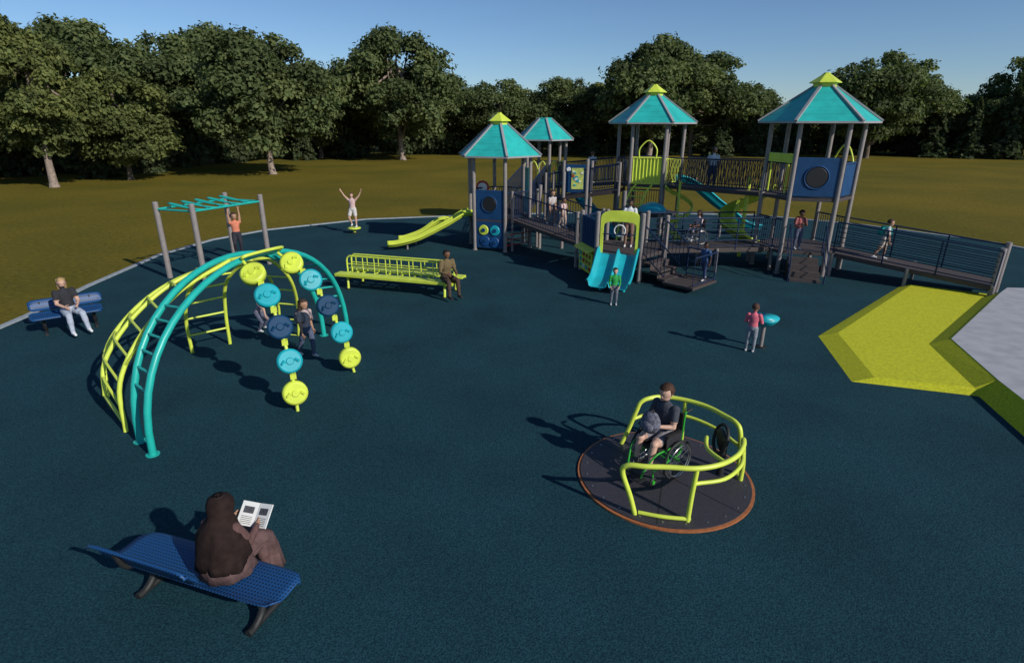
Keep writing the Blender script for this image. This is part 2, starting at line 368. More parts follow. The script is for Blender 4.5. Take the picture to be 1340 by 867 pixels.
bd=V((.945,-.327,0)); bn=V((.327,.945,0)); BC=V((-3.13,4.78,0)); byaw=math.atan2(bd.y,bd.x)
def bench(loc,yaw,L,backfrac):
    e=empty('park_bench',loc,yaw)
    s=MB(); n=24
    prof=[(-.27,.475),(-.25,.455),(-.1,.445),(.1,.45),(.22,.452),(.26,.43),(.265,.40)]
    vs=[];fs=[]
    for i in range(n+1):
        u=i/n; x=(u-.5)*L; k=min(1,math.sqrt(max(0,1-abs(2*u-1)**14)))
        for y,z in prof: vs.append((x,y*(.55+.45*k),z))
    m=len(prof)
    for i in range(n):
        for j in range(m-1): fs.append((i*m+j,(i+1)*m+j,(i+1)*m+j+1,i*m+j+1))
    s.add(vs,fs,PERF,True); s.obj('seat',e,solid=.012)
    r=MB(); x0=-L/2-.05; x1=-L/2+L*backfrac
    vs=[];fs=[];prof=[(-.28,.50),(-.31,.58),(-.34,.66),(-.37,.73),(-.40,.755),(-.42,.74)]
    for i in range(n+1):
        x=x0+(x1-x0)*i/n; k=min(1,math.sqrt(max(0,1-abs(2*i/n-1)**12)))
        for y,z in prof: vs.append((x,y,.64+(z-.64)*(.5+.5*k)))
    m=len(prof)
    for i in range(n):
        for j in range(m-1): fs.append((i*m+j,(i+1)*m+j,(i+1)*m+j+1,i*m+j+1))
    r.add(vs,fs,PERF,True); r.obj('backrest',e,solid=.012)
    l=MB()
    for sx in(-L*.36,L*.33):
        if sx<0 or backfrac>.9: l.tube(bez([(sx,-.37,.70),(sx,-.31,.5),(sx,-.2,.42),(sx,.1,.42),(sx,.22,.40)],5),.028,BLACK,10)
        else: l.tube(bez([(sx,-.2,.42),(sx,.1,.42),(sx,.22,.40)],5),.028,BLACK,10)
        l.tube(bez([(sx,.05,.42),(sx,.02,.3),(sx,-.05,.12),(sx,-.16,.04),(sx,-.26,.035)],5),.04,BLACK,10)
        l.tube([(sx,-.16,.035),(sx,.24,.035)],.035,BLACK,10)
    l.obj('legs',e); return e
bench(BC,byaw,2.12,.60)
seat=BC+bd*.26+bn*.02; rf=(.22,.97)
rp=P_(sit=1,torso=(.0,.10,1),head=(0,.30,1),look=(.1,1,-.5),ua_l=(-.2,.40,-.9),fa_l=(.25,.9,.25),ua_r=(.2,.40,-.9),fa_r=(-.15,.9,.25))
human('seated_reader',(seat.x,seat.y,.455),rf,1.55,rp,shirt=(.12,.065,.06),pants=(.13,.075,.07),shoe=(.03,.03,.03),skin='tan',kid=False,sleeve='long',robe=True,vox=.009)
rz_=math.atan2(rf[1],rf[0])-math.pi/2
def robe():
    e=empty('hijab_and_robe',(seat.x,seat.y,.455+.11),rz_); e.scale=(1.02,.98,.96)
    HM=mat('dark_brown_hijab',(.024,.014,.012),.85,.3,9,.5,bscale=14,spec=.15); RM=mat('mauve_robe',(.12,.07,.066),.85,.25,8,.6,bscale=12,spec=.2)
    h=MB(); n=48
    rings=[(.08,.782,.03),(.08,.772,.07),(.08,.745,.103),(.085,.70,.122),(.08,.64,.126),(.07,.585,.118),(.05,.535,.118),(.03,.49,.150),(.01,.44,.195),(.0,.38,.225),(-.01,.31,.240),(-.015,.23,.252),(-.02,.15,.265),(-.02,.07,.275)]
    vs=[];fs=[]
    for j,(y,z,r) in enumerate(rings):
        yy=y
        for k in range(n):
            th=2*math.pi*k/n; fold=1+.055*math.sin(th*7+j*.35)*max(0,(j-6)/6)+.03*math.sin(th*13+j*.6)*max(0,(j-5)/7)
            vs.append((math.cos(th)*r*fold*1.0,yy+math.sin(th)*r*fold*(.78 if j>7 else 1.05),z+.02*math.sin(th*3)*(j>10)+(.06*math.sin(th)*(j>9))))
    for j in range(len(rings)-1):
        for k in range(n):
            a=math.sin(2*math.pi*(k+.5)/n)
            if a>.86 and 2<j<6: continue
            fs.append((j*n+k,j*n+(k+1)%n,(j+1)*n+(k+1)%n,(j+1)*n+k))
    vs.append((0,.08,.786)); 
    for k in range(n): fs.append((len(vs)-1,k,(k+1)%n))
    h.add(vs,fs,HM,True); h.obj('hijab',e,solid=.01)
    r=MB(); n=40
    vs=[];fs=[]
    P0=[(0,-.02,.30,.16,.14),(0,-.02,.15,.20,.175),(0,.0,.02,.245,.23),(0,.03,-.10,.27,.265)]
    for j,(x,y,z,a,b_) in enumerate(P0):
        for k in range(n):
            th=2*math.pi*k/n; fo=1+.04*math.sin(th*9+j)*j/3; vs.append((x+math.cos(th)*a*fo,y+math.sin(th)*b_*fo,z))
    for j in range(3):
        for k in range(n): fs.append((j*n+k,j*n+(k+1)%n,(j+1)*n+(k+1)%n,(j+1)*n+k))
    r.add(vs,fs,RM,True)
    ctr=[(0,.0,.0,.2,.12),(0,.2,.02,.20,.12),(0,.40,.0,.2,.12),(0,.50,-.08,.21,.12),(0,.53,-.22,.22,.12),(0,.54,-.36,.23,.13),(0,.55,-.50,.25,.14)]
    vs=[];fs=[]
    for j,(x,y,z,a,b_) in enumerate(ctr):
        ang=[0,0,.25,.9,1.4,1.5,1.5][j]
        for k in range(n):
            th=2*math.pi*k/n; fo=1+.05*math.sin(th*8+j*.6); q=math.sin(th)*b_*fo
            vs.append((x+math.cos(th)*a*fo,y+q*math.sin(ang),z+q*math.cos(ang)))
    for j in range(len(ctr)-1):
        for k in range(n): fs.append((j*n+k,j*n+(k+1)%n,(j+1)*n+(k+1)%n,(j+1)*n+k))
    r.add(vs,fs,RM,True); r.obj('robe',e,solid=.008)
robe()
bk=MB(); PG=mat('book_page',(.72,.72,.70),.7,.05,6); INK=mat('book_print',(.06,.06,.07),.7,.5,60)
for s in(-1,1):
    Rr=Matrix.Rotation(.75,3,'X')@Matrix.Rotation(-s*.22,3,'Y'); bk.box((s*.09,0,0),(.18,.25,.012),PG,rot=Rr)
    bk.box(V((s*.09,0,0))+Rr@V((0,.04,.0095)),(.11,.07,.003),INK,rot=Rr)
    for q in range(5): bk.box(V((s*.09,0,0))+Rr@V((0,-.03-.018*q,.0095)),(.12,.005,.003),INK,rot=Rr)
bk.obj('open_book',loc=tuple(V((seat.x,seat.y,.455+.11))+Matrix.Rotation(rz_,3,'Z')@V((.12,.40,.30))),rz=rz_,bevel=.002)

bench((-10.72,13.30,0),math.atan2(.62,.78)+math.pi,1.45,.99)
human('seated_woman',(-10.50,13.12,.455),(.80,-.60),1.66,P_(sit=1,torso=(0,-.12,1),look=(.2,1,-.3),ua_l=(-.15,.4,-.9),fa_l=(.35,.85,-.15),ua_r=(.15,.3,-.9),fa_r=(-.3,.9,-.2),sh_l=(0,.5,-1),sh_r=(.1,.35,-1)),
  shirt=(.03,.03,.035),pants=(.36,.40,.48),shoe=(.75,.75,.75),skin='light',hair=(.42,.27,.12),kid=False,long_hair=True)

MC=V((2.27,7.05,0))
mg=empty('wheelchair_merry_go_round',MC)
m=MB(); circ=lambda r,n=64:[(math.cos(a)*r,math.sin(a)*r) for a in np.linspace(0,2*math.pi,n+1)[:-1]]
m.prism(circ(1.225),0.004,.03,ORANGE); m.prism(circ(1.185),.03,.045,mat('spinner_deck',(.036,.033,.042),.6,.3,50,.15))
for k in range(6):
    a=k*math.pi/3+.2; m.beam((0,0,.046),(math.cos(a)*1.17,math.sin(a)*1.17,.046),.012,.004,BLACK)
for k in range(24):
    a=k*math.pi/12; m.cyl((math.cos(a)*1.1,math.sin(a)*1.1,.045),(math.cos(a)*1.1,math.sin(a)*1.1,.052),.012,CHROME,8)
m.obj('turntable',mg)
r=MB()
def pol(a,R,z): return V((math.cos(math.radians(a))*R,math.sin(math.radians(a))*R,z))
TR=.034
r.tube(bez([pol(-124,1.08,.04),pol(-128,1.10,.3),pol(-134,1.13,.62),pol(-131,1.12,.74),pol(-120,1.06,.77)]+[pol(a,.98,.78) for a in(-105,-85,-65,-45,-28)]+[pol(-18,.98,.78),pol(-12,1.0,.68),pol(-8,1.06,.3),pol(-8,1.06,.04)],6),TR,LIMEP,10)
r.tube(bez([pol(-88,1.04,.04),pol(-86,.99,.4),pol(-84,.97,.77)],5),TR*.9,LIMEP,10)
r.tube(bez([pol(-86,1.04,.07),pol(-105,1.03,.075),pol(-122,1.06,.07)],5),TR*.8,LIMEP,8)
r.tube(bez([pol(-84,.97,.55),pol(-60,1.0,.55),pol(-35,1.0,.55),pol(-10,1.03,.5)],5),TR*.8,LIMEP,8)
r.tube(bez([pol(-60,.97,.78),pol(-55,.7,.76),pol(-40,.55,.72),pol(-10,.52,.7),pol(10,.6,.5)],6),TR*.8,LIMEP,8)
r.tube(bez([pol(118,.95,.04),pol(112,.92,.3),pol(106,.90,.6),pol(102,.9,.74),pol(94,.9,.8)]+[pol(a,.97,.80) for a in(80,60,40,20)]+[pol(8,1.0,.80),pol(2,1.03,.7),pol(0,1.06,.3),pol(0,1.06,.04)],6),TR,LIMEP,10)
r.tube(bez([pol(110,.92,.45),pol(90,.95,.5),pol(60,.99,.52),pol(30,1.0,.5),pol(3,1.04,.48)],6),TR*.8,LIMEP,8)
r.tube(bez([pol(60,1.02,.04),pol(60,.99,.4),pol(60,.97,.79)],4),TR*.9,LIMEP,8)
r.obj('handrails',mg)
h=MB(); h.cyl((.8,-.02,.04),(.8,-.02,.55),.05,BLACK,12); h.tube([V((.75,-.0,.62))+V((.05*math.sin(a),math.cos(a)*.2,math.sin(a)*.2)) for a in np.linspace(0,2*math.pi,25)[:-1]],.025,BLACK,8,closed=True)
h.ell((.77,0,.6),(.05,.17,.17),DARK); h.obj('hand_wheel',mg)
wf=(-.80,-.60); wl=(2.18,7.15,.047)
wheelchair(wl,wf,1.0,GREENF)
wfv=V((wf[0],wf[1],0)).normalized()
human('boy_in_wheelchair',(wl[0]-wfv.x*.08,wl[1]-wfv.y*.08,.545),wf,1.52,P_(sit=1,torso=(0,-.03,1),head=(0,.15,1),look=(-.05,1,-.35),ua_l=(-.15,.25,-.95),fa_l=(.50,.8,.1),ua_r=(.2,.25,-.95),fa_r=(-.50,.8,.12),pn_l=(0,0,-1),pn_r=(0,0,-1),sh_l=(0,.2,-1),sh_r=(0,.2,-1)),
  shirt=(.055,.06,.075),pants=(.22,.2,.22),shoe=(.05,.05,.05),skin='light',hair=(.06,.025,.012),vox=.008,legs='shorts',curl=.9)
k=MB(); BP=mat('backpack_cloth',(.11,.11,.145),.8,.6,25,.4); k.ell((0,0,0),(.15,.11,.17),BP,None,20,14,jit=.02); k.ell((0,.08,-.03),(.11,.06,.09),BP); k.tube([(-.04,0,.15),(-.03,0,.20),(.03,0,.20),(.04,0,.15)],.01,BLACK,6)
k.obj('backpack',loc=(wl[0]+wfv.x*.22,wl[1]+wfv.y*.22,.90),rz=math.atan2(wf[1],wf[0])-math.pi/2)

cl=empty('arch_climber')
A0=V((-5.42,7.62,0));A1=V((-3.85,13.1,0))
def arch(a,b,h,n=28,p0=0,p1=1,lean=V((0,0,0))):
    out=[]
    for i in range(n+1):
        ph=math.pi*(p0+(p1-p0)*i/n); out.append(V(a).lerp(V(b),(1-math.cos(ph))/2)+V((0,0,h*math.sin(ph)**.85))+lean*math.sin(ph))
    return out
t=MB(); a1=arch(A0,A1,2.5); a2=arch(A0+V((-.42,.38,0)),A1+V((-.50,-.25,0)),2.45,lean=V((-.05,.05,0)))
t.tube(a1,.055,TEALP,12); t.tube(a2,.055,TEALP,12)
for i in range(3,27,1):
    if i<9 or i>16: t.tube([a1[i],a2[i]],.022,TEALP,8)
for q in(a1,a2):
    for s in(0,-1): t.cyl(q[s],q[s]+V((0,0,.02)),.10,TEALP,14)
t.obj('teal_arches',cl)
t=MB()
L1=bez([(-6.27,8.32,0),(-6.3,8.5,.8),(-6.05,8.95,1.5),(-5.65,9.6,2.05),(-5.1,10.4,2.4)],6)
L2=bez([(-6.95,8.95,0.35),(-6.95,9.15,.9),(-6.65,9.6,1.5),(-6.15,10.2,2.0),(-5.45,10.9,2.3)],6)
L3=bez([(-7.4,9.6,0),(-7.42,9.85,.8),(-7.1,10.3,1.4),(-6.55,10.8,1.85),(-5.75,11.4,2.15)],6)
for L in(L1,L2,L3): t.tube(L,.038,LIMEP,10)
for i in range(3,len(L1),3):
    t.tube(bez([L1[i],L2[i]+V((0,0,.04)),L3[i]],4),.024,LIMEP,8)
for i in range(8,len(L1),4): t.tube([L1[i],a2[min(14,2+i//2)]],.022,LIMEP,8)
t.tube([L1[1],L2[0],L3[1]],.03,LIMEP,8)
t.tube(bez([L3[-1],L2[-1],L1[-1],a1[15]],4),.038,LIMEP,8)
LB=bez([(-6.94,11.76,0),(-6.9,11.7,.8),(-6.6,11.5,1.5),(-6.1,11.4,2.0),(-5.75,11.4,2.15)],6)
LC=bez([(-6.35,12.3,0),(-6.3,12.25,.8),(-6.1,12.1,1.5),(-5.6,11.9,1.95),(-5.0,11.8,2.1),(-4.75,12.2,1.6),(-4.85,12.75,.8),(-4.95,12.85,0)],6)
t.tube(LB,.038,LIMEP,10); t.tube(LC,.038,LIMEP,10)
for i in range(3,24,3): t.tube([LB[i],LC[i]],.022,LIMEP,8)
LD=[p+V((-.5,.12,0)) for p in LC[30:]]
t.tube(LD,.03,LIMEP,8); 
for i in range(0,len(LD),3): t.tube([LD[i],LC[30+i]],.02,LIMEP,8)
t.obj('lime_ladders',cl)
t=MB(); DN=mat('navy_disc',(.005,.045,.11),.6,.1,4,spec=.25)
def strand(top,foot,cols,bulge):
    top=V(top);foot=V(foot); pts=bez([top,top.lerp(foot,.33)+bulge,top.lerp(foot,.7)+bulge*.9,foot],8); t.tube(pts,.03,LIMEP,8)
    n=len(cols)
    for i,c in enumerate(cols):
        q=(.15+i*.185)*(len(pts)-1); a=int(q); p=pts[a].lerp(pts[min(a+1,len(pts)-1)],q-a); d=(pts[min(a+1,len(pts)-1)]-pts[a]).normalized()
        nrm=V((.45,-.85,.3)); nrm=(nrm-d*nrm.dot(d)).normalized(); w=nrm.cross(d)
        t.tube([p-nrm*.075,p-nrm*.06,p+nrm*.06,p+nrm*.075],[.18,.215,.215,.18],c,24)
        t.tube([p+nrm*.075,p+nrm*.10],[.07,.055],c,12)
        for s in(-1,1):
            t.beam(p+nrm*.085+w*s*.09-d*.03,p+nrm*.085+w*s*.15+d*.03,.05,.03,c)
        t.beam(p+nrm*.082-w*.14,p+nrm*.082+w*.14,.03,.012,c)
        if i<n-1:
            p2=p+d*.27; t.box(p2,(.1,.1,.09),LIMEP,.4)
strand(a1[13]+V((0,0,.02)),(-3.68,9.04,0),[LIME,TEAL,DN,TEAL,LIME],V((.22,-.12,.28)))
strand(a1[16]+V((0,0,.0)),(-3.1,10.72,0),[LIME,TEAL,DN,TEAL,LIME],V((.22,-.1,.28)))
t.tube(bez([a1[13],a1[13]+V((.15,-.1,.1)),a1[16]+V((.15,-.1,.1)),a1[16]],5),.03,LIMEP,8)
t.obj('disc_climber',cl)

oh=empty('overhead_ladder'); t=MB()
OA,OB,OC,OD=V((-11.0,18.25,0)),V((-9.6,17.75,0)),V((-10.0,20.8,0)),V((-8.5,20.2,0))
for p in(OA,OB,OC,OD): t.cyl(p,p+V((0,0,2.42)),.085,TAUPE,16); t.ell(p+V((0,0,2.42)),(.09,.09,.04),TAUPE)
t.obj('posts',oh); t=MB(); Z=V((0,0,2.22))
for a,b in((OA,OC),(OB,OD),(OA,OB),(OC,OD)): t.tube([a+Z,b+Z],.032,TEALP,8)
ax=((OC-OA)+(OD-OB))/2; s_=((OB-OA)+(OD-OC))/2; o_=(OA+OB)/2+Z
zz=[]
for i in range(73):
    u=i/72; a=u*2*math.pi*5
    zz.append(o_+ax*(.04+.92*u+.06*math.sin(a))+s_*.42*math.cos(a)+V((0,0,.17*math.sin(a*.5)**2-.02)))
t.tube(zz,.03,TEALP,8); t.obj('loop_rail',oh)
human('hanging_child',(-9.0,19.1,0),(.5,-.85),1.42,dict(pz=1.30,ua_l=(-.1,0,1),fa_l=(.05,0,1),ua_r=(.1,0,1),fa_r=(-.05,0,1),th_l=(-.05,.15,-1),th_r=(.1,.3,-1),sh_l=(0,-.2,-1),sh_r=(0,-.5,-1),curl_l=1.6,curl_r=1.6,pn_l=(0,1,0),pn_r=(0,1,0)),
  shirt=(.6,.2,.12),pants=(.03,.03,.04),skin='tan',hair=(.06,.03,.02),shoe=(.05,.05,.05),sleeve='none',vox=.013)

W=dict(th_l=(-.05,.25,-1),th_r=(.05,-.3,-1),sh_l=(0,-.02,-1),sh_r=(0,-.55,-1),ua_l=(-.2,-.2,-1),ua_r=(.2,.25,-1))
human('walking_girl',(-4.28,11.54,0),(.75,-.4),1.34,W,shirt=(.46,.36,.34),pants=(.08,.10,.16),skin='tan',hair=(.05,.03,.02),backpack=(.20,.17,.20),long_hair=True)
human('crouching_child',(-6.0,13.2,0),(.9,-.3),1.15,dict(torso=(0,.6,1),th_l=(-.1,.75,-.7),th_r=(.1,.6,-.8),sh_l=(0,-.6,-.9),sh_r=(0,-.5,-.9),ua_l=(-.1,.8,-.6),ua_r=(.1,.8,-.6)),shirt=(.35,.28,.33),pants=(.10,.11,.16),skin='light')

GA=V((-5.05,17.42,0));GB=V((-1.35,16.25,0)); gm=(GA+GB)/2; gL=(GB-GA).length; gy=math.atan2((GB-GA).y,(GB-GA).x)
ge=empty('lime_glider_bench',gm,gy); t=MB()
for s in(-1,1):
    t.box((0,s*.34,.46),(gL,.30,.05),LIME); t.box((0,s*.505,.445),(gL,.03,.09),LIME)
t.box((0,0,.38),(gL*.96,.10,.08),LIMEP)
for x in np.linspace(-gL*.45,gL*.45,9): t.box((x,0,.415),(.06,.9,.04),LIMEP)
t.obj('seats',ge,bevel=.012); t=MB()
for s in(-1,1):
    y=s*.13
    t.tube(bez([(-gL*.44,y,.48),(-gL*.44,y,.85),(-gL*.42,y,.95),(-gL*.38,y,.97),(0,y,.97),(gL*.3,y,.97),(gL*.38,y,.97),(gL*.42,y,.95),(gL*.44,y,.85),(gL*.44,y,.48)],5),.025,LIMEP,8)
    t.tube([(-gL*.44,y,.72),(gL*.44,y,.72)],.015,LIMEP,8)
    for x in np.linspace(-gL*.40,gL*.40,9): t.tube([(x,y,.48),(x,y,.97)],.015,LIMEP,6)
t.obj('handrails',ge); t=MB()
for x in(-gL*.40,gL*.42):
    t.tube([(x,-.42,0),(x,-.40,.40),(x,.40,.40),(x,.42,0)],.04,LIMEP,8); t.beam((x-.0,-.4,.3),(x-.0,.4,.3),.04,.06,BLACK); t.ell((x,-.42,.02),(.08,.08,.02),BLACK); t.ell((x,.42,.02),(.08,.08,.02),BLACK)
t.obj('legs',ge)
human('seated_man',(-1.72,16.05,.49),(.55,-.83),1.72,P_(sit=1,torso=(0,.12,1),look=(-.3,1,-.2),ua_l=(-.2,.2,-1),fa_l=(.3,.9,-.1),ua_r=(.2,.2,-1),fa_r=(-.3,.9,-.1)),shirt=(.15,.11,.055),pants=(.07,.045,.035),shoe=(.03,.02,.02),skin='brown',hair=(.012,.01,.01),kid=False,sleeve='long',vox=.014)

t=MB(); t.cyl((0,0,0),(0,0,.2),.07,LIMEP,12); t.tube([(0,0,.19),(0,0,.21),(0,0,.25),(0,0,.27)],[.2,.3,.3,.24],LIME,20); t.cyl((0,0,0.0),(0,0,.05),.16,BLACK,14); t.obj('balance_spinner',loc=(-6.95,26.3,0))
human('balancing_girl',(-6.95,26.3,.27),(-.1,-1),1.55,dict(ua_l=(-.7,0,.7),fa_l=(-.5,.1,.9),ua_r=(.7,0,.7),fa_r=(.5,.1,.9),th_l=(-.12,.1,-1),th_r=(.25,.25,-1),sh_r=(-.2,-.5,-1)),shirt=(.62,.42,.40),pants=(.6,.55,.52),skin='light',hair=(.10,.05,.03),sleeve='none',legs='shorts',kid=False,pony=True,vox=.014)

human('toddler_in_green',(3.0,15.3,0),(-.1,-1),1.08,dict(ua_l=(-.2,.1,-1),ua_r=(.2,.1,-1),fa_l=(.2,.7,-.6),fa_r=(-.2,.7,-.6)),shirt=(.03,.30,.07),pants=(.12,.13,.16),skin='light',hair=(.03,.015,.01),shoe=(.5,.5,.5),legs='long',sleeve='long')
human('child_in_pink',(5.42,11.85,0),(.55,.85),1.13,dict(ua_l=(-.3,.2,-1),fa_l=(.3,.9,-.1),ua_r=(.3,.3,-1),fa_r=(-.1,.95,0)),shirt=(.66,.15,.20),pants=(.22,.24,.27),skin='tan',hair=(.07,.03,.02),shoe=(.6,.55,.55),sleeve='long',vox=.011,long_hair=False)
t=MB(); t.cyl((0,0,0),(0,0,.55),.045,TAUPE,12); t.tube([(0,0,.5),(0,0,.53),(0,0,.58),(0,0,.66),(0,0,.72),(0,0,.735),(0,0,.70),(0,0,.60)],[.02,.12,.2,.27,.30,.29,.25,.15],TEAL,24); t.cyl((0,0,0),(0,0,.03),.12,BLACK,14); t.obj('bowl_table',loc=(5.78,12.1,0))

def hexp(c,R,off): return [V((c[0]+R*math.cos(math.radians(off+60*i)),c[1]+R*math.sin(math.radians(off+60*i)),0)) for i in range(6)]
def railing(t,p0,p1,h=.95,sp=.11,m=NAVY,hor=0,net=False):
    p0=V(p0);p1=V(p1);U=V((0,0,1)); L=(p1-p0).length
    t.tube([p0+U*h,p1+U*h],.024,m,8); t.tube([p0+U*.08,p1+U*.08],.018,m,6)
    if hor:
        for i in range(1,hor+1): t.tube([p0+U*(.08+(h-.08)*i/(hor+1)),p1+U*(.08+(h-.08)*i/(hor+1))],.013,m,6)
        n=max(1,int(L/1.1))
        for i in range(n+1): t.tube([p0.lerp(p1,i/n)-U*.05,p0.lerp(p1,i/n)+U*h],.022,m,6)
    else:
        n=max(2,int(L/sp))
        for i in range(n+1): t.tube([p0.lerp(p1,i/n)+U*.08,p0.lerp(p1,i/n)+U*h],.0115,m,5)
def tower(c,off,R,ze,Re,zt,cup,decks,skip=()):
    e=empty('play_tower'); P=hexp(c,R,off); C=V((c[0],c[1],0)); U=V((0,0,1))
    t=MB()
    for p in P: t.cyl(p,p+U*(ze+.02),.072,TAUPE,16); t.cyl(p,p+U*.03,.10,TAUPE,14)
    t.obj('posts',e)
    t=MB(); E=hexp(c,Re,off); r0=.33; T=hexp(c,r0,off)
    for i in range(6):
        j=(i+1)%6; a,b=E[i]+U*ze,E[j]+U*ze; c1,d1=T[j]+U*zt,T[i]+U*zt
        n=5
        for q in range(n):
            u0=q/n;u1=(q+1)/n-.012
            t.slab([a.lerp(d1,u0),b.lerp(c1,u0),b.lerp(c1,u1),a.lerp(d1,u1)],.02,ROOFT)
    t.obj('roof_panels',e)
    t=MB()
    for i in range(6):
        a=E[i]+U*(ze+.015); t.beam(a+(E[i]-C)*.02,T[i]+U*(zt+.02),.085,.05,RIB); t.beam(E[i]+U*(ze-.03),E[(i+1)%6]+U*(ze-.03),.05,.06,RIB)
        t.beam(P[i]+U*(ze+.0),T[i]+U*(zt-.08),.05,.05,RIB)
    t.obj('roof_ribs',e)
    t=MB()
    if cup:
        h=hexp(c,r0+.02,off); h2=hexp(c,.48,off)
        t.slab([p+U*(zt+.13) for p in h],.17,LIME)
        top=hexp(c,.10,off)
        for i in range(6):
            j=(i+1)%6; t.slab([h2[i]+U*(zt+.12),h2[j]+U*(zt+.12),top[j]+U*(zt+.38),top[i]+U*(zt+.38)],.02,LIME)
        t.slab([p+U*(zt+.41) for p in top],.05,LIME)
    else:
        t.slab([p+U*(zt+.05) for p in hexp(c,.36,off)],.06,ROOFT)
    t.obj('roof_cap',e,bevel=.01)
    t=MB()
    for z in decks: t.slab([p+U*z for p in hexp(c,R+.02,off)],.10,DECK)
    t.obj('decks',e,bevel=.005)
    return e,P
U=V((0,0,1))
o1=-140;o4=-137
T1,p1=tower((-.25,23.45),o1,1.28,3.6,1.68,4.72,True,[1.25])
T2,p2=tower((1.8,28.3),o1,1.05,4.05,1.38,4.93,False,[2.0])
T3,p3=tower((6.0,25.0),o4,1.30,4.78,1.74,5.80,True,[1.2,2.4])
T4,p4=tower((10.15,19.8),o4,1.38,4.82,1.80,5.85,True,[.78,2.5])
def panel(t,a,b,z0,z1,m,inset=.07,th=.04):
    d=(b-a).normalized(); a=a+d*inset;b=b-d*inset; t.beam((a+U*(z0+z1)/2),(b+U*(z0+z1)/2),th,z1-z0,m)
    n=V((d.y,-d.x,0)); return (a+b)/2,d,n
def disc(t,c,n,r,m,th=.03): t.tube([c,c+n*th],[r,r*.9],m,24)
t=MB(); c,d,n=panel(t,p1[0],p1[1],1.22,2.35,NAVYP); t.obj('window_panel',T1,bevel=.02)
t=MB(); disc(t,c+U*1.82+n*.02,n,.30,DARK); t.tube([c+U*1.82+n*.03+(d*math.cos(a)+U*math.sin(a))*.31 for a in np.linspace(0,6.283,25)[:-1]],.025,NAVYP,8,closed=True)
t.obj('bubble_window',T1)
t=MB(); panel(t,p1[0],p1[1],.12,1.16,NAVYP); 
for (x,z,m) in((-.25,.82,LIME),(.22,.82,TEAL),(-.2,.4,BLUEM),(.2,.36,BLUEM)): disc(t,c+U*z+d*x+n*.02,n,.2,m); disc(t,c+U*z+d*x+n*.05,n,.08,NAVYP)
t.obj('activity_panel',T1,bevel=.005)
t=MB(); railing(t,p1[1]+U*1.25,p1[2]+U*1.25,1.0,.1); railing(t,p1[3]+U*1.25,p1[4]+U*1.25,1.0,.1); railing(t,p1[4]+U*1.25,p1[5]+U*1.25,1.0,.1); t.obj('railings',T1)
t=MB(); c,d,n=panel(t,p1[2],p1[3],1.3,3.1,TEAL,.3); t.obj('teal_panel',T1,bevel=.02)
t=MB(); c=(p1[4]+p1[5])/2; n=V((-.2,-1,0)).normalized(); d=V((1,-.2,0)).normalized(); t.tube([c+U*2.25+(d*math.cos(a)+U*math.sin(a))*.24 for a in np.linspace(0,6.283,25)[:-1]],.045,RED,8,closed=True); disc(t,c+U*2.25,n,.22,WHITE,.02); t.obj('red_porthole',T1)
t=MB(); c=(p1[1]+p1[2])/2
for z in np.arange(.25,1.1,.2): t.tube(bez([p1[1]+U*z,c+U*(z+.05)+V((.1,-.15,0)),p1[2]+U*z],5),.02,RED if z<.7 else NAVY,8)
t.obj('climbing_bars',T1)
def chute(name,path,w,m,wall=.17,lanes=1,ns=6,parent=None,side=None):
    pts=bez(path,ns); t=MB()
    hw=w*lanes/2
    cs=[(-hw-.05,wall-.05),(-hw-.03,wall),(-hw+.0,wall)]
    for l in range(lanes):
        x0=-hw+l*w; cs+=[(x0+.045,.035),(x0+.10,.0),(x0+w/2,-.008),(x0+w-.10,0),(x0+w-.045,.035)]
        if l<lanes-1: cs+=[(x0+w-.015,wall*.75),(x0+w+.015,wall*.75)]
    cs+=[(hw,wall),(hw+.03,wall),(hw+.05,wall-.05)]
    vs=[];fs=[];k=len(cs)
    for i,p in enumerate(pts):
        d=pts[min(i+1,len(pts)-1)]-pts[max(0,i-1)]; s=V((d.y,-d.x,0)).normalized(); up=s.cross(d).normalized()
        if up.z<0: up=-up
        for x,z in cs: vs.append(p+s*x+up*z)
    for i in range(len(pts)-1):
        for j in range(k-1): fs.append((i*k+j,i*k+j+1,(i+1)*k+j+1,(i+1)*k+j))
    t.add(vs,fs,m,True); return t.obj(name,parent,solid=.02)
q=(p1[5]+p1[0])/2
sl=empty('lime_double_slide')
chute('slide_bed',[(q.x+.1,q.y+.0,1.27),(q.x-.35,q.y-.05,1.25),(q.x-1.1,q.y-.25,.85),(q.x-2.1,q.y-.45,.38),(q.x-2.9,q.y-.6,.18),(q.x-3.35,q.y-.7,.15)],.5,LIME,.16,1,parent=sl)
chute('slide_bed_rear',[(q.x+.1,q.y+.62,1.27),(q.x-.35,q.y+.62,1.25),(q.x-.9,q.y+.6,.95),(q.x-1.4,q.y+.6,.9),(q.x-2.1,q.y+.5,.45),(q.x-2.8,q.y+.4,.2),(q.x-3.1,q.y+.35,.17)],.5,LIME,.16,1,parent=sl)
t=MB(); t.cyl((q.x-2.6,q.y-.55,0),(q.x-2.6,q.y-.55,.25),.04,TAUPE,8); t.cyl((q.x-2.4,q.y+.45,0),(q.x-2.4,q.y+.45,.3),.04,TAUPE,8); t.obj('supports',sl)
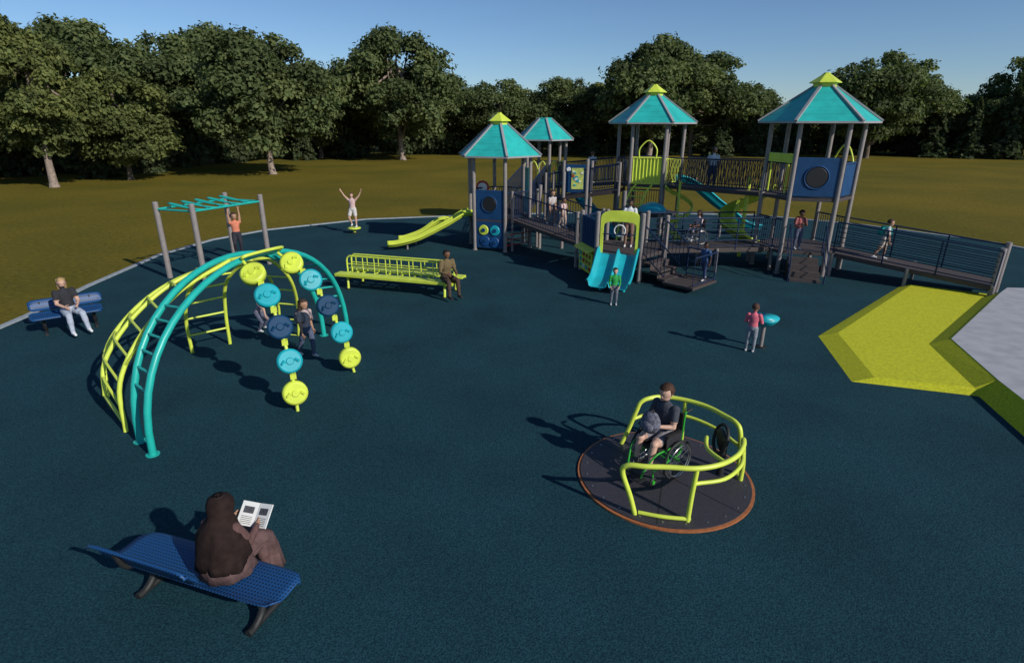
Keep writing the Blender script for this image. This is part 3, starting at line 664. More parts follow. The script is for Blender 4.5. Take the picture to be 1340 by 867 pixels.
def ramp(name,a,b,w,h=.95,hor=0,sp=.11,th=.14,sides=(1,1),legs=True,sag=0,posts=False):
    a=V(a);b=V(b); e=empty(name); d=(b-a); s=V((d.y,-d.x,0)).normalized()
    t=MB(); t.slab([a+s*w/2,b+s*w/2,b-s*w/2,a-s*w/2],th,DECK)
    t.obj('deck',e,bevel=.01); t=MB()
    for k,sg in zip(sides,(1,-1)):
        if k: railing(t,a+s*sg*w/2,b+s*sg*w/2,h,sp,NAVY,hor)
    t.obj('railings',e)
    if legs:
        t=MB(); n=max(1,int(d.length/1.9))
        for i in range(n+1):
            for sg in(1,-1):
                p=a.lerp(b,i/n)+s*sg*(w/2+.03); hgt=p.z+(h+.08 if posts else 0); t.cyl((p.x,p.y,0),(p.x,p.y,hgt),.055,TAUPE,12)
        t.obj('support_posts',e)
    return e
ramp('access_ramp',(.75,22.75,1.24),(2.95,20.1,.86),1.25,1.0,0,.13,posts=True)
ramp('access_ramp',(5.0,19.35,.85),(8.95,19.95,.79),1.3,1.0,4)
ramp('access_ramp',(11.15,19.0,.77),(14.25,16.15,.42),1.25,1.0,5)
t=MB(); t.cyl((13.85,15.75,0),(13.85,15.75,1.5),.075,TAUPE,14); t.cyl((14.7,16.6,0),(14.7,16.6,1.5),.075,TAUPE,14); t.obj('ramp_end_posts')
ramp('elevated_walkway',(.4,24.5,1.25),(1.35,27.4,1.98),1.1,1.0,0,.1)
ramp('net_bridge',(2.75,28.0,2.0),(4.95,25.8,2.38),1.1,1.0,0,.08,legs=False)
e=ramp('barrier_bridge',(7.0,24.15,2.4),(9.35,20.9,2.48),1.15,1.05,0,.1,legs=False)
t=MB(); a=V((7.0,24.15,2.4));b=V((9.35,20.9,2.48)); s=V(((b-a).y,-(b-a).x,0)).normalized(); n=26
for sg in(1,-1):
    for i in range(n):
        u0=a.lerp(b,i/n)+s*sg*.575;u1=a.lerp(b,(i+1)/n)+s*sg*.575
        t.tube([u0+U*.1,u1+U*1.0],.009,NAVY,5);t.tube([u0+U*1.0,u1+U*.1],.009,NAVY,5)
t.obj('net',e)
ramp('elevated_walkway',(1.9,25.6,1.7),(4.8,24.4,2.2),1.0,1.0,0,.1,posts=True)
t=MB()
for x,y,z in((2.25,22.9,3.0),(1.35,22.9,2.5),(3.3,24.0,3.4),(4.6,22.6,2.3)): t.cyl((x,y,0),(x,y,z),.068,TAUPE,14)
t.obj('walkway_posts')
pe=empty('game_panel'); t=MB(); a,b=V((2.42,24.75,0)),V((3.55,24.45,0)); c,d,n=panel(t,a,b,2.0,3.15,NAVYP,0.05); t.obj('board',pe,bevel=.02)
t=MB(); YG=mat('yellow_green',(.55,.6,.15),.5,.25,6); Rm=Matrix.Rotation(math.atan2(d.y,d.x),3,'Z')
t.box(c+U*2.58+n*.03,(.5,.02,.85),YG,rot=Rm)
for i in range(14): 
    t.box(c+U*(2.25+.62*random.random())+d*random.uniform(-.2,.2)+n*.045,(.09,.015+.001*i,.07),random.choice([RED,WHITE,TEAL,ORANGE]),rot=Rm)
disc(t,c+U*2.95+d*-.38+n*.03,n,.09,WHITE); t.obj('game_pieces',pe)
t=MB(); t.cyl((a.x,a.y,0),(a.x,a.y,3.3),.065,TAUPE,12); t.cyl((b.x,b.y,0),(b.x,b.y,3.3),.065,TAUPE,12); t.obj('posts',pe)
t=MB()
for i,(a,b) in enumerate(((p2[0],p2[1]),(p2[1],p2[2]),(p2[5],p2[0]))):
    for f0,f1,h in((.1,.5,1.1),(.5,.9,1.1)):
        A,B=a.lerp(b,f0),a.lerp(b,f1); t.tube(bez([A+U*2.0,A+U*2.7,A.lerp(B,.5)+U*(2.0+h),B+U*2.7,B+U*2.0],5),.025,LIMEP,8)
t.obj('lime_hoops',T2)
t=MB()
for i in(2,3,4): railing(t,p2[i]+U*2.0,p2[(i+1)%6]+U*2.0,1.0,.1)
t.obj('railings',T2)
t=MB(); a,b=p3[0],p3[1]
for i in range(9):
    p=a.lerp(b,.08+.84*i/8); t.tube([p+U*2.45,p+U*3.45],.024,LIMEP,8)
t.tube([a+U*3.45,b+U*3.45],.035,LIMEP,8); t.tube([a+U*2.45,b+U*2.45],.035,LIMEP,8)
t.beam(a.lerp(b,.06)+U*2.95+V((0,.03,0)),b.lerp(a,.06)+U*2.95+V((0,.03,0)),.02,.9,LIME)
A,B=a.lerp(b,.25),a.lerp(b,.75); t.tube(bez([A+U*3.4,A+U*3.8,A.lerp(B,.5)+U*4.1,B+U*3.8,B+U*3.4],5),.03,LIMEP,8)
t.obj('lime_barrier',T3)
t=MB(); railing(t,p3[1]+U*2.4,p3[2]+U*2.4,1.0,.08,LIMEP)
for i in(3,5): railing(t,p3[i]+U*2.4,p3[(i+1)%6]+U*2.4,1.0,.08)
railing(t,p3[0]+U*1.2,p3[1]+U*1.2,1.0,.09)
t.obj('railings',T3)
t=MB(); cc=V((6.9,23.3,0))
for ph in(0,.35):
    t.tube([cc+V((math.cos(a+ph)*.55,math.sin(a+ph)*.55,.1+2.3*(a/9))) for a in np.linspace(0,9,50)],.038,LIMEP,8)
for a in np.linspace(0,9,24): t.tube([cc+V((math.cos(a)*.55,math.sin(a)*.55,.1+2.3*a/9)),cc+V((math.cos(a+.35)*.55,math.sin(a+.35)*.55,.1+2.3*a/9+.0))],.022,LIMEP,6)
t.cyl(cc,cc+U*2.6,.05,LIMEP,10); t.obj('spiral_climber')
e=empty('lime_climber_ramp'); t=MB()
L=bez([(5.6,23.9,2.4),(5.3,23.6,2.1),(4.95,23.1,1.4),(4.75,22.7,.6),(4.7,22.5,0)],5)
for s in(-.3,.3): t.tube([p+V((s,-s*.4,0)) for p in L],.04,LIMEP,8)
for i in range(2,len(L),2): t.tube([L[i]+V((-.3,.12,0)),L[i]+V((.3,-.12,0))],.025,LIMEP,8)
t.obj('rungs',e)
t=MB(); t.tube([(0,0,.0),(0,0,.06),(0,0,.2),(0,0,.3),(0,0,.34)],[.55,.54,.42,.2,.02],TEAL,20); t.cyl((-.45,-.2,-1.5),(-.45,-.2,.02),.04,TAUPE,8); t.cyl((.45,-.2,-1.5),(.45,-.2,.02),.04,TAUPE,8); t.cyl((0,.45,-1.5),(0,.45,.02),.04,TAUPE,8); t.obj('teal_canopy',loc=(5.7,22.6,1.55))
ts=empty('teal_tube_slide'); chute('slide_bed',[(7.2,25.0,2.42),(7.6,25.0,2.38),(8.3,25.1,1.95),(9.0,25.3,1.45),(9.7,25.5,1.0),(10.4,25.65,.5),(10.9,25.75,.3),(11.3,25.8,.27)],.62,TEAL,.26,1,parent=ts)
t=MB(); t.cyl((9.5,25.45,0),(9.5,25.45,1.0),.05,TAUPE,10); t.cyl((10.7,25.7,0),(10.7,25.7,.3),.05,TAUPE,10); t.obj('supports',ts)
ts=empty('teal_wave_slide'); chute('slide_bed',[(2.8,27.2,2.0),(3.0,26.7,1.95),(3.4,25.8,1.4),(3.9,25.0,.85),(4.3,24.3,.4),(4.6,23.8,.3)],.55,TEAL,.2,1,parent=ts)
t=MB(); c,d,n=panel(t,p4[0]*1,p4[1]*1,2.55,3.75,NAVYP,.06); t.obj('window_panel',T4,bevel=.02)
t=MB(); disc(t,c+U*3.15+n*.02,n,.33,DARK); t.tube([c+U*3.15+n*.03+(d*math.cos(a)+U*math.sin(a))*.35 for a in np.linspace(0,6.283,25)[:-1]],.025,NAVYP,8,closed=True); t.obj('bubble_window',T4)
t=MB()
for i in(1,2,3,5): railing(t,p4[i]+U*2.5,p4[(i+1)%6]+U*2.5,1.05,.085)
for i in(2,5): railing(t,p4[i]+U*.78,p4[(i+1)%6]+U*.78,1.0,.1)
t.obj('railings',T4)
t=MB(); panel(t,p4[1],p4[2],2.55,3.6,NAVYP,.25,.03); t.obj('side_panel',T4,bevel=.01)
t=MB(); c,d,n=panel(t,p4[5],p4[0],3.55,3.85,LIME,.1); 
for s in(-1,1): t.beam(c+d*s*.42+U*2.6,c+d*s*.42+U*3.6,.05,.05,LIMEP)
t.obj('lime_arch_panel',T4,bevel=.03)
t=MB(); a,b=p4[2],p4[3]; A,B=a.lerp(b,.15),a.lerp(b,.8); t.tube(bez([A+U*2.5,A+U*3.5,A.lerp(B,.5)+U*4.1,B+U*3.5,B+U*2.5],5),.03,LIMEP,8)
for k in range(1,4): t.tube([A+U*(2.5+.3*k),B+U*(2.5+.3*k)],.02,LIMEP,6)
t.obj('lime_climb_exit',T4)
cc=V((8.85,21.45,0)); path=[cc+V((math.cos(a)*.62,math.sin(a)*.62,2.45-2.2*(a+.6)/6.3)) for a in np.linspace(-.6,5.7,12)]
e=empty('spiral_slide'); chute('slide_bed',path,.5,LIME,.28,1,ns=5,parent=e); t=MB(); t.cyl(cc,cc+U*2.9,.07,LIMEP,12); t.obj('centre_post',e)
e=empty('entry_steps'); t=MB(); a,b=p4[0],p4[1]; d=(b-a).normalized(); n=V((d.y,-d.x,0)); m_=(a+b)/2; Rm=Matrix.Rotation(math.atan2(d.y,d.x),3,'Z')
for i in range(4): z=.78-.17*(i+1)+.0; t.box(m_+n*(.14+.26*i)+U*(z/2+.0),(.9,.26,z),DECK,rot=Rm)
t.obj('steps',e,bevel=.006); t=MB()
for s in(-1,1):
    x=m_+d*s*.52; t.tube(bez([x+n*.05+U*1.65,x+n*.3+U*1.6,x+n*.9+U*1.05,x+n*1.15+U*.8,x+n*1.15+U*0],5),.022,NAVY,8); t.tube([x+n*.15+U*.8,x+n*.15+U*1.62],.018,NAVY,6); t.tube([x+n*.1+U*1.1,x+n*1.13+U*.45],.016,NAVY,6)
t.obj('handrails',e)
fe=empty('slide_platform'); pb=hexp((3.9,19.0),1.38,o4); t=MB(); t.slab([p+U*.85 for p in pb],.12,DECK); t.obj('deck',fe,bevel=.01)
t=MB()
hs_=[2.15,2.15,1.95,1.9,1.9,2.0]
for p,hh_ in zip(pb,hs_): t.cyl(p,p+U*hh_,.072,TAUPE,14); t.ell(p+U*hh_,(.075,.075,.04),TAUPE)
t.obj('posts',fe)
a,b=pb[0],pb[1]; d=(b-a).normalized(); n=V((d.y,-d.x,0)); t=MB(); m_=(a+b)/2
def ringshape(t,c,d,n,outer,inner,m,th=.06):
    N=len(outer); vs=[]
    for sgn in(-.5,.5):
        for (x,z) in outer: vs.append(c+d*x+U*z+n*th*sgn)
        for (x,z) in inner: vs.append(c+d*x+U*z+n*th*sgn)
    fs=[]
    for i in range(N-1):
        fs+= [(i,i+1,N+i+1,N+i),(2*N+i,3*N+i,3*N+i+1,2*N+i+1),(i,2*N+i,2*N+i+1,i+1),(N+i,N+i+1,3*N+i+1,3*N+i)]
    fs+=[(0,N,3*N,2*N),(N-1,2*N+N-1,3*N+N-1,N+N-1)]
    t.add(vs,fs,m)
an=np.linspace(math.pi,0,13)
outer=[(-.60,.9)]+[(-.60,1.5)]+[(.60*math.copysign(abs(math.cos(q))**.6,math.cos(q)),1.95+.28*math.sin(q)**.7) for q in an]+[(.60,1.5),(.60,.9)]
inner=[(-.50,.9)]+[(-.50,1.4)]+[(.50*math.copysign(abs(math.cos(q))**.6,math.cos(q)),1.72+.17*math.sin(q)**.7) for q in an]+[(.50,1.4),(.50,.9)]
ringshape(t,m_,d,n,outer,inner,LIME); t.obj('entrance_arch',fe,bevel=.01)
t=MB(); t.tube([m_+U*1.5-d*.5+n*.02,m_+U*1.5+d*.5+n*.02],.02,NAVY,8); t.tube([m_+U*1.62+(d*math.cos(q)+U*math.sin(q))*.17 for q in np.linspace(0,6.283,21)[:-1]],.02,WHITE,6,closed=True); t.obj('steering_wheel',fe)
ts=empty('double_teal_slide'); s0=m_
chute('slide_bed',[s0+U*.87-n*.05,s0+n*.25+U*.85,s0+n*.65+U*.58-d*.02,s0+n*1.05+U*.3-d*.05,s0+n*1.4+U*.19-d*.08,s0+n*1.6+U*.18-d*.1],.60,TEAL,.22,2,parent=ts)
t=MB()
for x in(-.35,.35): t.cyl(s0+n*1.2+d*x,s0+n*1.2+d*x+U*.2,.05,TEAL,10)
t.obj('feet',ts)
t=MB(); a,b=pb[5],pb[0]; c,d2,n2=panel(t,a,b,.9,1.9,NAVYP,.06); 
for i in range(-3,4): t.beam(c+d2*i*.15+U*.95+n2*.025,c+d2*i*.15+U*1.85+n2*.025,.02,.03,NAVY)
t.obj('blue_barrier',fe,bevel=.01)
t=MB()
panel(t,a+n2*.08,b+n2*.08,.12,.82,LIME,.1,.04)
Rm2=Matrix.Rotation(math.atan2(d2.y,d2.x),3,'Z')
for i in range(4):
    for j in range(3): t.box((a+b)/2+n2*.11+d2*(-.4+.27*i)+U*(.27+.2*j),(.13,.03,.12),random.choice([RED,TEAL,WHITE,ORANGE]),rot=Rm2)
t.slab([(a+b)/2+d2*-.66+n2*.02+U*.98,(a+b)/2+d2*.66+n2*.02+U*.98,(a+b)/2+d2*.66+n2*.28+U*.86,(a+b)/2+d2*-.66+n2*.28+U*.86],.03,LIME)
t.obj('play_counter',fe,bevel=.006)
t=MB(); railing(t,pb[4]+U*.85,pb[5]+U*.85,1.0,.1); t.obj('railings',fe)
e=empty('side_steps'); a,b=pb[1],pb[2]; d=(b-a).normalized(); n=V((d.y,-d.x,0)); m_=(a+b)/2; t=MB(); Rm=Matrix.Rotation(math.atan2(d.y,d.x),3,'Z')
for i in range(3): z=.85-.2*(i+1)+.0; t.box(m_+n*(.16+.28*i)+U*(z-.06),(1.1,.3,.08),DECK,rot=Rm); t.box(m_+n*(.29+.28*i)+U*(z-.15),(1.1,.02,.16),DECK,rot=Rm)
t.prism([(m_+n*.85-d*.7).to_tuple()[:2],(m_+n*1.9-d*.7).to_tuple()[:2],(m_+n*1.9+d*.7).to_tuple()[:2],(m_+n*.85+d*.7).to_tuple()[:2]],.12,.2,DECK)
t.obj('steps',e,bevel=.006); t=MB()
for s in(-1,1):
    x=m_+d*s*.62; railing(t,x+n*.05+U*.85,x+n*.85+U*.25,.95,.16); railing(t,x+n*.9+U*.18,x+n*1.85+U*.18,.9,0,NAVY,3) if s>0 else None
railing(t,m_+n*1.85-d*.65+U*.18,m_+n*1.85+d*.65+U*.18,.9,.3)
t.obj('handrails',e)

st=dict(ua_l=(-.2,.3,-1),fa_l=(0,.8,-.4))
human('child_on_ramp',(1.75,21.95,1.09),(.6,-.8),1.35,W,shirt=(.45,.40,.38),pants=(.25,.18,.14),skin='tan',hair=(.04,.02,.02),vox=.014)
human('child_on_ramp',(2.15,21.6,1.04),(.7,-.7),1.15,W,shirt=(.55,.42,.38),pants=(.4,.3,.25),skin='brown',hair=(.03,.02,.02),vox=.014,backpack=(.5,.3,.3))
human('boy_on_walkway',(3.9,26.85,2.2),(-.6,-.8),1.42,st,shirt=(.6,.6,.62),pants=(.08,.08,.1),skin='brown',vox=.014)
human('teen_on_platform',(4.1,19.1,.85),(-.3,-.95),1.55,dict(ua_l=(-.3,.5,-1),fa_l=(.2,1,.2),ua_r=(.3,.5,-1),fa_r=(-.2,1,.2)),shirt=(.62,.62,.62),pants=(.22,.13,.10),skin='dark',hair=(.02,.012,.01),vox=.014,kid=False)
human('boy_on_bridge',(7.95,22.85,2.43),(.2,1),1.5,st,shirt=(.55,.57,.6),pants=(.06,.07,.10),skin='brown',hair=(.012,.01,.01),vox=.014)
human('child_by_steps',(6.1,17.2,.2),(-.8,-.5),1.22,W,shirt=(.05,.10,.22),pants=(.05,.07,.14),skin='dark',hair=(.01,.01,.01),vox=.013)
human('child_on_tower',(9.75,19.05,.79),(.1,-1),1.32,dict(ua_l=(-.3,.2,-1),fa_l=(.4,.7,.3),ua_r=(.3,.2,-1),fa_r=(-.4,.7,.3)),shirt=(.40,.14,.13),pants=(.09,.10,.16),skin='brown',hair=(.02,.01,.01),vox=.013,backpack=(.3,.05,.06),sleeve='long')
human('walking_boy',(12.05,18.15,.65),(.95,-.6),1.32,dict(W,torso=(0,.18,1)),shirt=(.58,.56,.55),pants=(.5,.42,.36),skin='tan',hair=(.05,.03,.02),vox=.013,backpack=(.02,.30,.28),legs='shorts')
wheelchair((6.5,19.6,.85),(-.95,-.3),.9,DARK)
human('child_in_wheelchair',(6.59,19.63,1.29),(-.95,-.3),1.25,P_(sit=1,look=(0,1,-.2),ua_l=(-.2,.3,-1),fa_l=(.3,.9,-.2),ua_r=(.2,.3,-1),fa_r=(-.3,.9,-.2)),shirt=(.55,.42,.42),pants=(.35,.33,.36),skin='brown',hair=(.02,.012,.01),vox=.013,long_hair=True)
human('sliding_child',(8.35,25.1,2.02),(.95,.12),1.25,dict(seat=1,torso=(0,-.75,.75),head=(0,-.3,1),th_l=(-.1,1,-.55),th_r=(.1,1,-.45),sh_l=(-.1,1,-.65),sh_r=(.1,1,-.65),ua_l=(-.8,.0,-.3),fa_l=(-.6,.3,.5),ua_r=(.8,.0,-.3),fa_r=(.6,.3,.5),ft_l=(0,.5,.8),ft_r=(0,.5,.8)),shirt=(.05,.05,.06),pants=(.04,.04,.06),skin='tan',vox=.014,legs='shorts')

t=MB(); t.add([(math.cos(a)*900,math.sin(a)*900,0) for a in np.linspace(0,2*math.pi,65)[:-1]],[tuple(range(64))],GRASS); t.obj('grass_field')
poly=[(-8,-6),(-12.0,2),(-12.5,14.25),(-12.9,17.2),(-13.2,21.6),(-12.6,24.6),(-11.2,27),(-7.3,30.1),(-2.2,31.4),(5,32.6),(13.5,31.6),(17.5,28.5),(20.5,24),(22,18),(22,-6)]
t=MB(); t.add([(x,y,.006) for x,y in poly],[tuple(range(len(poly)))],RUBBER); t.obj('rubber_playground_surface')
t=MB(); n=len(poly)
cen=V((3,14,0))
inn=[V((x,y,0)) for x,y in poly]; out=[p+(p-cen).normalized()*.16 for p in inn]
for i in range(n-1):
    t.slab([inn[i]+U*.045,out[i]+U*.045,out[i+1]+U*.045,inn[i+1]+U*.045],.05,KERB)
t.obj('kerb')
t=MB(); z1=.12;z2=.30
o_=[V((6.8,10.25,.008)),V((7.45,12.8,.008)),V((12.4,17.35,.008)),V((14.6,15.9,.008))]
i_=[V((7.2,10.2,z1)),V((7.85,12.72,z1)),V((12.45,17.0,z1)),V((14.4,15.7,z1))]
t.add(o_+i_,[(0,4,5,1),(1,5,6,2),(2,6,7,3)],LIMER)
kk=[V((13.5,15.6,z1)),V((9.5,12.0,z1)),V((8.8,9.75,z1))]
t.add(i_+kk,[(0,6,5,1),(1,5,4,2),(2,4,3)],LIMER)
t.add([o_[0],i_[0],kk[2],V((8.8,9.6,.008))],[(0,3,2,1)],LIMER)
k2=[V((13.9,15.5,z2)),V((9.85,11.85,z2)),V((9.15,9.7,z2)),V((5.0,-6,z2))]
t.add(kk+[V((4.6,-6,.008))]+k2,[(0,1,5,4),(1,2,6,5)],LIMER)
t.add([kk[2],V((8.8,9.6,.008)),V((4.6,-6,.008)),k2[3],k2[2]],[(0,1,2,3,4)],LIMER)
t.obj('lime_rubber_wedge')
t=MB(); cp=[(k2[3].x,k2[3].y),(30,-6),(30,15),(k2[0].x+.6,k2[0].y+.5),(k2[0].x,k2[0].y),(k2[1].x,k2[1].y),(k2[2].x,k2[2].y)]
t.prism(cp,.01,z2+.004,CONC); t.obj('concrete_pad')

def greens(tag,base):
    out=[]
    for i,(k,h) in enumerate(((.65,0),(.88,.1),(1.1,.0),(1.35,.2))):
        c=(base[0]*k*(1+h*.6),base[1]*k,base[2]*k*(1-h*.3)); out.append(mat('%s_leaf_%d'%(tag,i),c,.75,.2,1.5,spec=.2,transl=.3))
    return out
GD=greens('broadleaf',(.095,.125,.048)); GP=greens('pine',(.070,.094,.042)); GO=greens('yellowish',(.115,.14,.045))  # GO is a yellower leaf green, used on whole trees
def leaves(centers,normals,size,nr,mats,name,woodmb=None,weights=(.25,.3,.3,.15),lump=None):
    n=len(centers); rnd=np.random.randn(n,3); nn=normals*1.0+rnd*.55; nn/=np.linalg.norm(nn,axis=1)[:,None]
    a=np.cross(nn,np.random.randn(n,3)); a/=np.linalg.norm(a,axis=1)[:,None]; b=np.cross(nn,a)
    s=size*(.6+.8*np.random.rand(n))[:,None]; s2=s*(.45+.5*np.random.rand(n))[:,None]
    k=np.random.uniform(-.3,.3,(n,1))
    v=np.stack([centers+a*s,centers+b*s2+a*s*k+nn*s*.15,centers-a*s,centers-b*s2-a*s*k+nn*s*.15],1).reshape(-1,3)
    mi=np.random.choice(4,n,p=weights)
    if lump is not None: mi=np.clip(lump+np.random.choice([-1,0,0,1],n),0,3)
    V0=v.tolist();F0=[(4*i,4*i+1,4*i+2,4*i+3) for i in range(n)];M0=mi.tolist();S0=[False]*n; mm=list(mats)
    if woodmb:
        o=len(V0); V0+=woodmb.v; F0+=[tuple(o+q for q in f) for f in woodmb.f]; M0+=[4+q for q in woodmb.m]; S0+=woodmb.sm; mm+=woodmb.mats
    me=bpy.data.meshes.new(name); me.from_pydata(V0,[],F0)
    for m in mm: me.materials.append(m)
    me.polygons.foreach_set('material_index',M0); me.polygons.foreach_set('use_smooth',S0); me.update(); return me
def lobes_to(pts,lobes,N,shell=.5):
    C=[];Nn=[];Lm=[]
    R=np.array([l[1] for l in lobes]); pr=R**2/np.sum(R**2); cnt=(pr*N).astype(int)+1
    for (c,r),k in zip(lobes,cnt):
        d=np.random.randn(k,3); d/=np.linalg.norm(d,axis=1)[:,None]; d[:,2]=np.where(d[:,2]<-.45,-d[:,2],d[:,2])
        rad=r*(shell+(1.16-shell)*np.random.rand(k)**.7)[:,None]*(1+.28*np.sin(d[:,:1]*7+c[0]*3)*np.cos(d[:,1:2]*6+c[1]))
        C.append(np.array(c)+d*rad*np.array([1,1,.8])); Nn.append(d+np.array([0,0,.25])); Lm.append(np.full(k,random.choice([0,1,1,2,2,3])))
    return np.concatenate(C),np.concatenate(Nn),np.concatenate(Lm)
def broad_tree(seed,H,Wd,th,N=9000,mats=GD,bark=BARK,leaf=.17,nl=75):
    random.seed(seed);np.random.seed(seed)
    w=MB(); r0=.022*H+.06
    trunk=bez([(0,0,-.1),(random.uniform(-.1,.1),.1,th),(random.uniform(-.4,.4),random.uniform(-.4,.4),H*.5),(random.uniform(-.5,.5),0,H*.85)],5)
    w.tube(trunk,[r0*1.3]+[r0*(1-.85*i/(len(trunk)-1)) for i in range(1,len(trunk))],bark,10)
    lobes=[]; ch=H-th*.8; cz=th*.8+ch*.5
    for i in range(nl):
        while True:
            d=V((random.uniform(-1,1),random.uniform(-1,1),random.uniform(-1,1)))
            if d.length<1: break
        if d.length<.5: d=d.normalized()*random.uniform(.55,.9)
        wz=1-.25*max(0,d.z)
        c=(d.x*Wd*.42*wz,d.y*Wd*.42*wz,cz+d.z*ch*.43); lobes.append((c,random.uniform(.06,.14)*Wd*(.8 if d.z>.5 else 1)))
    for i in range(12):
        c=V(random.choice(lobes)[0]); p0=V(trunk[random.randint(5,len(trunk)-3)])
        mid=p0.lerp(c,.5)+V((0,0,-.05*H)); q=bez([p0,mid,c],5); w.tube(q,[r0*.45*(1-.8*k/(len(q)-1)) for k in range(len(q))],bark,6)
    C,Nn,Lm=lobes_to(None,lobes,N,.4)
    return leaves(C,Nn,leaf,0,mats,'tree_mesh',w,lump=Lm)
def conifer(seed,H,Wd,N=5000):
    random.seed(seed);np.random.seed(seed); w=MB(); w.tube([(0,0,-.1),(0,0,H*.95)],[.02*H,.02],BARK,8)
    C=[];Nn=[];Lm=[]; lay=16
    for l in range(lay):
        u=l/lay; z=H*(.08+.9*u); R=Wd/2*(1-u)**.85*random.uniform(.85,1.1); nb=max(5,int(11*(1-u))+3)
        for k in range(nb):
            a=random.uniform(0,6.283); m=int(N/(lay*nb)*(1.5-u)); s=np.random.rand(m)**.6
            rr=R*s*random.uniform(.8,1.1); x=np.cos(a+np.random.randn(m)*.14)*rr; y=np.sin(a+np.random.randn(m)*.14)*rr; zz=z-.28*rr+np.random.randn(m)*.12+ .05*H*(1-s)
            C.append(np.stack([x,y,zz],1)); Nn.append(np.tile(np.array([math.cos(a)*.6,math.sin(a)*.6,.8]),(m,1))); Lm.append(np.full(m,random.choice([0,1,1,2])))
    C=np.concatenate(C);Nn=np.concatenate(Nn);Lm=np.concatenate(Lm); return leaves(C,Nn,.26,0,GP,'conifer_mesh',w,lump=Lm)
BT=[broad_tree(1,12,13.5,1.6,32000,GD,BARKL),broad_tree(2,12,12.5,1.4,29000,GD),broad_tree(3,12,12,1.2,29000,GO),broad_tree(4,12,13.5,2.0,31000,GD)]
NT=broad_tree(11,12,9,2.2,32000,GO,BARKL,.14)
CF=[conifer(5,9,5),conifer(6,9,4.4)]
def place(me,name,px,Y,scale,sz=1,rz=None):
    o=bpy.data.objects.new(name,me); scene.collection.objects.link(o); o.location=(px,Y,0); o.scale=(scale,scale,scale*sz); o.rotation_euler=(0,0,random.uniform(0,6.28) if rz is None else rz); return o
random.seed(3)
B='broadleaf_tree'
place(NT,'pine_tree',-35.3,46,.98,1.05,.3)
for x,Y,s,sz,k in((-45,50,1.1,1,1),(-33,52,.85,.95,2),(-53,62,1.3,1,0),(-46,66,1.35,.95,3),(-37,68,1.25,1,1),(-22.8,58,1.15,.95,0),(-35,76,1.35,1,3),(-26,84,1.1,1,2),
    (-13.8,80,1.38,.98,0),(-22.5,92,1.25,.85,1),(-9,98,1.2,.85,3),(-1.2,92,1.08,.9,1),(8.8,94,1.05,.92,3),(4.3,104,1.15,.78,2),(20.5,86,1.42,.95,0),(27.6,90,1.4,.88,3),(38.5,100,1.15,.85,1),(17.5,100,1.2,.85,2),
    (50.5,84,1.3,.95,1),(60.5,92,1.15,.85,0),(51.5,98,1.0,.8,2),(70.5,96,.85,.8,3),(70.5,88,1.0,.9,1),(75.5,86,1.3,1,2),(50.5,108,.85,.65,3),(-60,60,1.3,1,2),(77.5,80,1.2,1,0),(13,96,.9,.85,0)):
    place(BT[k],B,x,Y,s,sz)
for x,Y,s,k in((31,88,.95,0),(61,86,.95,1),(64.5,84,.9,0),(37,90,.7,1),(60.6,90,.8,0),(12.7,92,.7,1),(-22.2,84,.75,1),(-35.7,60,.7,0),(-4.5,94,.7,0),(51.5,92,.7,1),(68,82,1.0,1),(46.5,94,.6,0),(25.6,92,.75,1),(-37,54,.7,1),(-46,56,.8,0),(-27,80,.7,0)):
    place(CF[k],'conifer_tree',x,Y,s)
np.random.seed(5); lobes=[]
pathp=[(-57,54),(-48,56),(-42,60),(-37,67),(-33,78),(-26,88),(-12,94),(17,97),(43,98),(65,94),(77,90),(86,84)]
def along(path,q):
    i=min(len(path)-2,int(q)); f=q-i; return path[i][0]*(1-f)+path[i+1][0]*f, path[i][1]*(1-f)+path[i+1][1]*f
for i in range(len(pathp)-1):
    (x0,y0),(x1,y1)=pathp[i],pathp[i+1]; n=int(math.hypot(x1-x0,y1-y0)/.62)
    for k in range(n):
        q=(k+random.random())/n; Y=y0+(y1-y0)*q+random.uniform(-1,3); r=random.uniform(.9,2.1); lobes.append(((x0+(x1-x0)*q,Y,r*random.uniform(.3,1.6)),r))
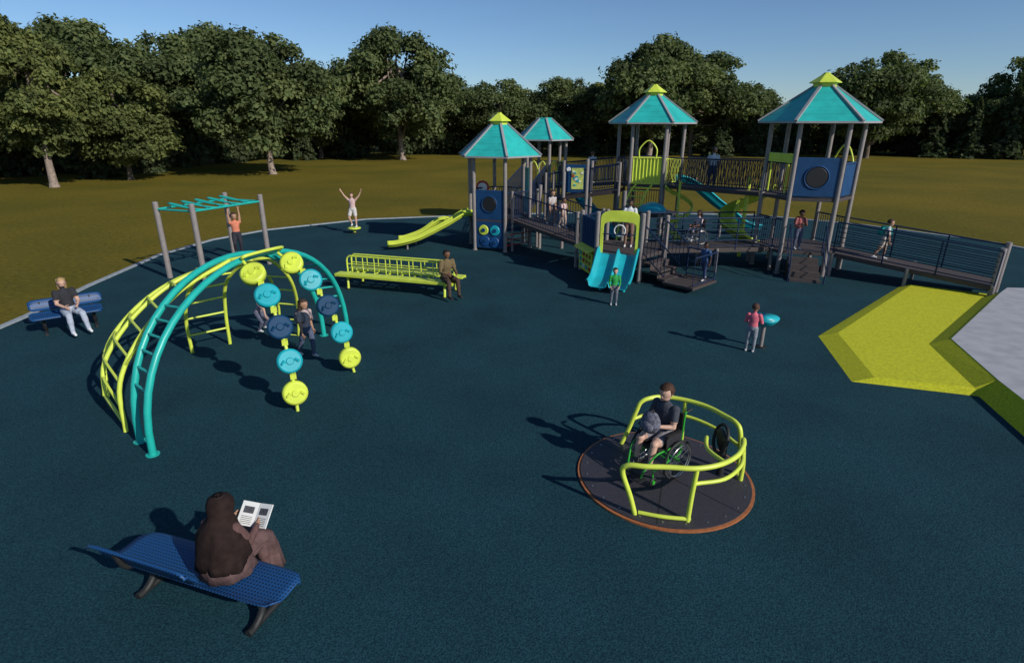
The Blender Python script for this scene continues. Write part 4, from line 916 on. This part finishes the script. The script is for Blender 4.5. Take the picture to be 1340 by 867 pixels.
C,Nn,Lm=lobes_to(None,lobes,60000,.5)
me=leaves(C,Nn,.28,0,GP,'understory_shrubs',lump=np.clip(Lm-0,0,3)); o=bpy.data.objects.new('understory_shrubs',me); scene.collection.objects.link(o)
lobes=[]
back=[(-90,66),(-66,74),(-46,90),(-30,108),(0,114),(40,116),(80,114),(125,110)]
for k in range(250):
    x,Y=along(back,random.uniform(0,len(back)-1.001)); r=random.uniform(2,3.2); lobes.append(((x+random.uniform(-4,4),Y+random.uniform(-5,5),random.uniform(1,6.5)),r))
C,Nn,Lm=lobes_to(None,lobes,48000,.6)
me=leaves(C,Nn,.5,0,GP,'distant_tree_line',lump=Lm); o=bpy.data.objects.new('distant_tree_line',me); scene.collection.objects.link(o)

sd=V((.76,-.65,0)).normalized(); el=math.radians(30)
dirv=V((-sd.x*math.cos(el),-sd.y*math.cos(el),-math.sin(el)))
L=bpy.data.lights.new('sun','SUN'); L.energy=4.0; L.angle=math.radians(.6); L.color=(1,.96,.88)
lo=bpy.data.objects.new('sun',L); scene.collection.objects.link(lo); lo.rotation_euler=dirv.to_track_quat('-Z','Y').to_euler()
w=bpy.data.worlds.new('World'); scene.world=w; w.use_nodes=True; nt=w.node_tree; bg=nt.nodes['Background']
sk=nt.nodes.new('ShaderNodeTexSky'); sk.sky_type='NISHITA'; sk.sun_disc=False; sk.sun_elevation=el; sk.sun_rotation=math.atan2(sd.x,sd.y); sk.air_density=1.0; sk.dust_density=.3; sk.ozone_density=6; sk.altitude=1000
nt.links.new(sk.outputs['Color'],bg.inputs['Color']); bg.inputs['Strength'].default_value=.095
cam=bpy.data.cameras.new('Camera'); co=bpy.data.objects.new('Camera',cam); scene.collection.objects.link(co); scene.camera=co
cam.sensor_width=36; cam.lens=750/1340*36; cam.shift_x=.006; cam.clip_end=3000; cam.clip_start=.05
co.location=(0,0,4.8); co.rotation_euler=(math.radians(90-20.07),0,0)
scene.view_settings.view_transform='Standard'; scene.view_settings.look='None'; scene.view_settings.exposure=0
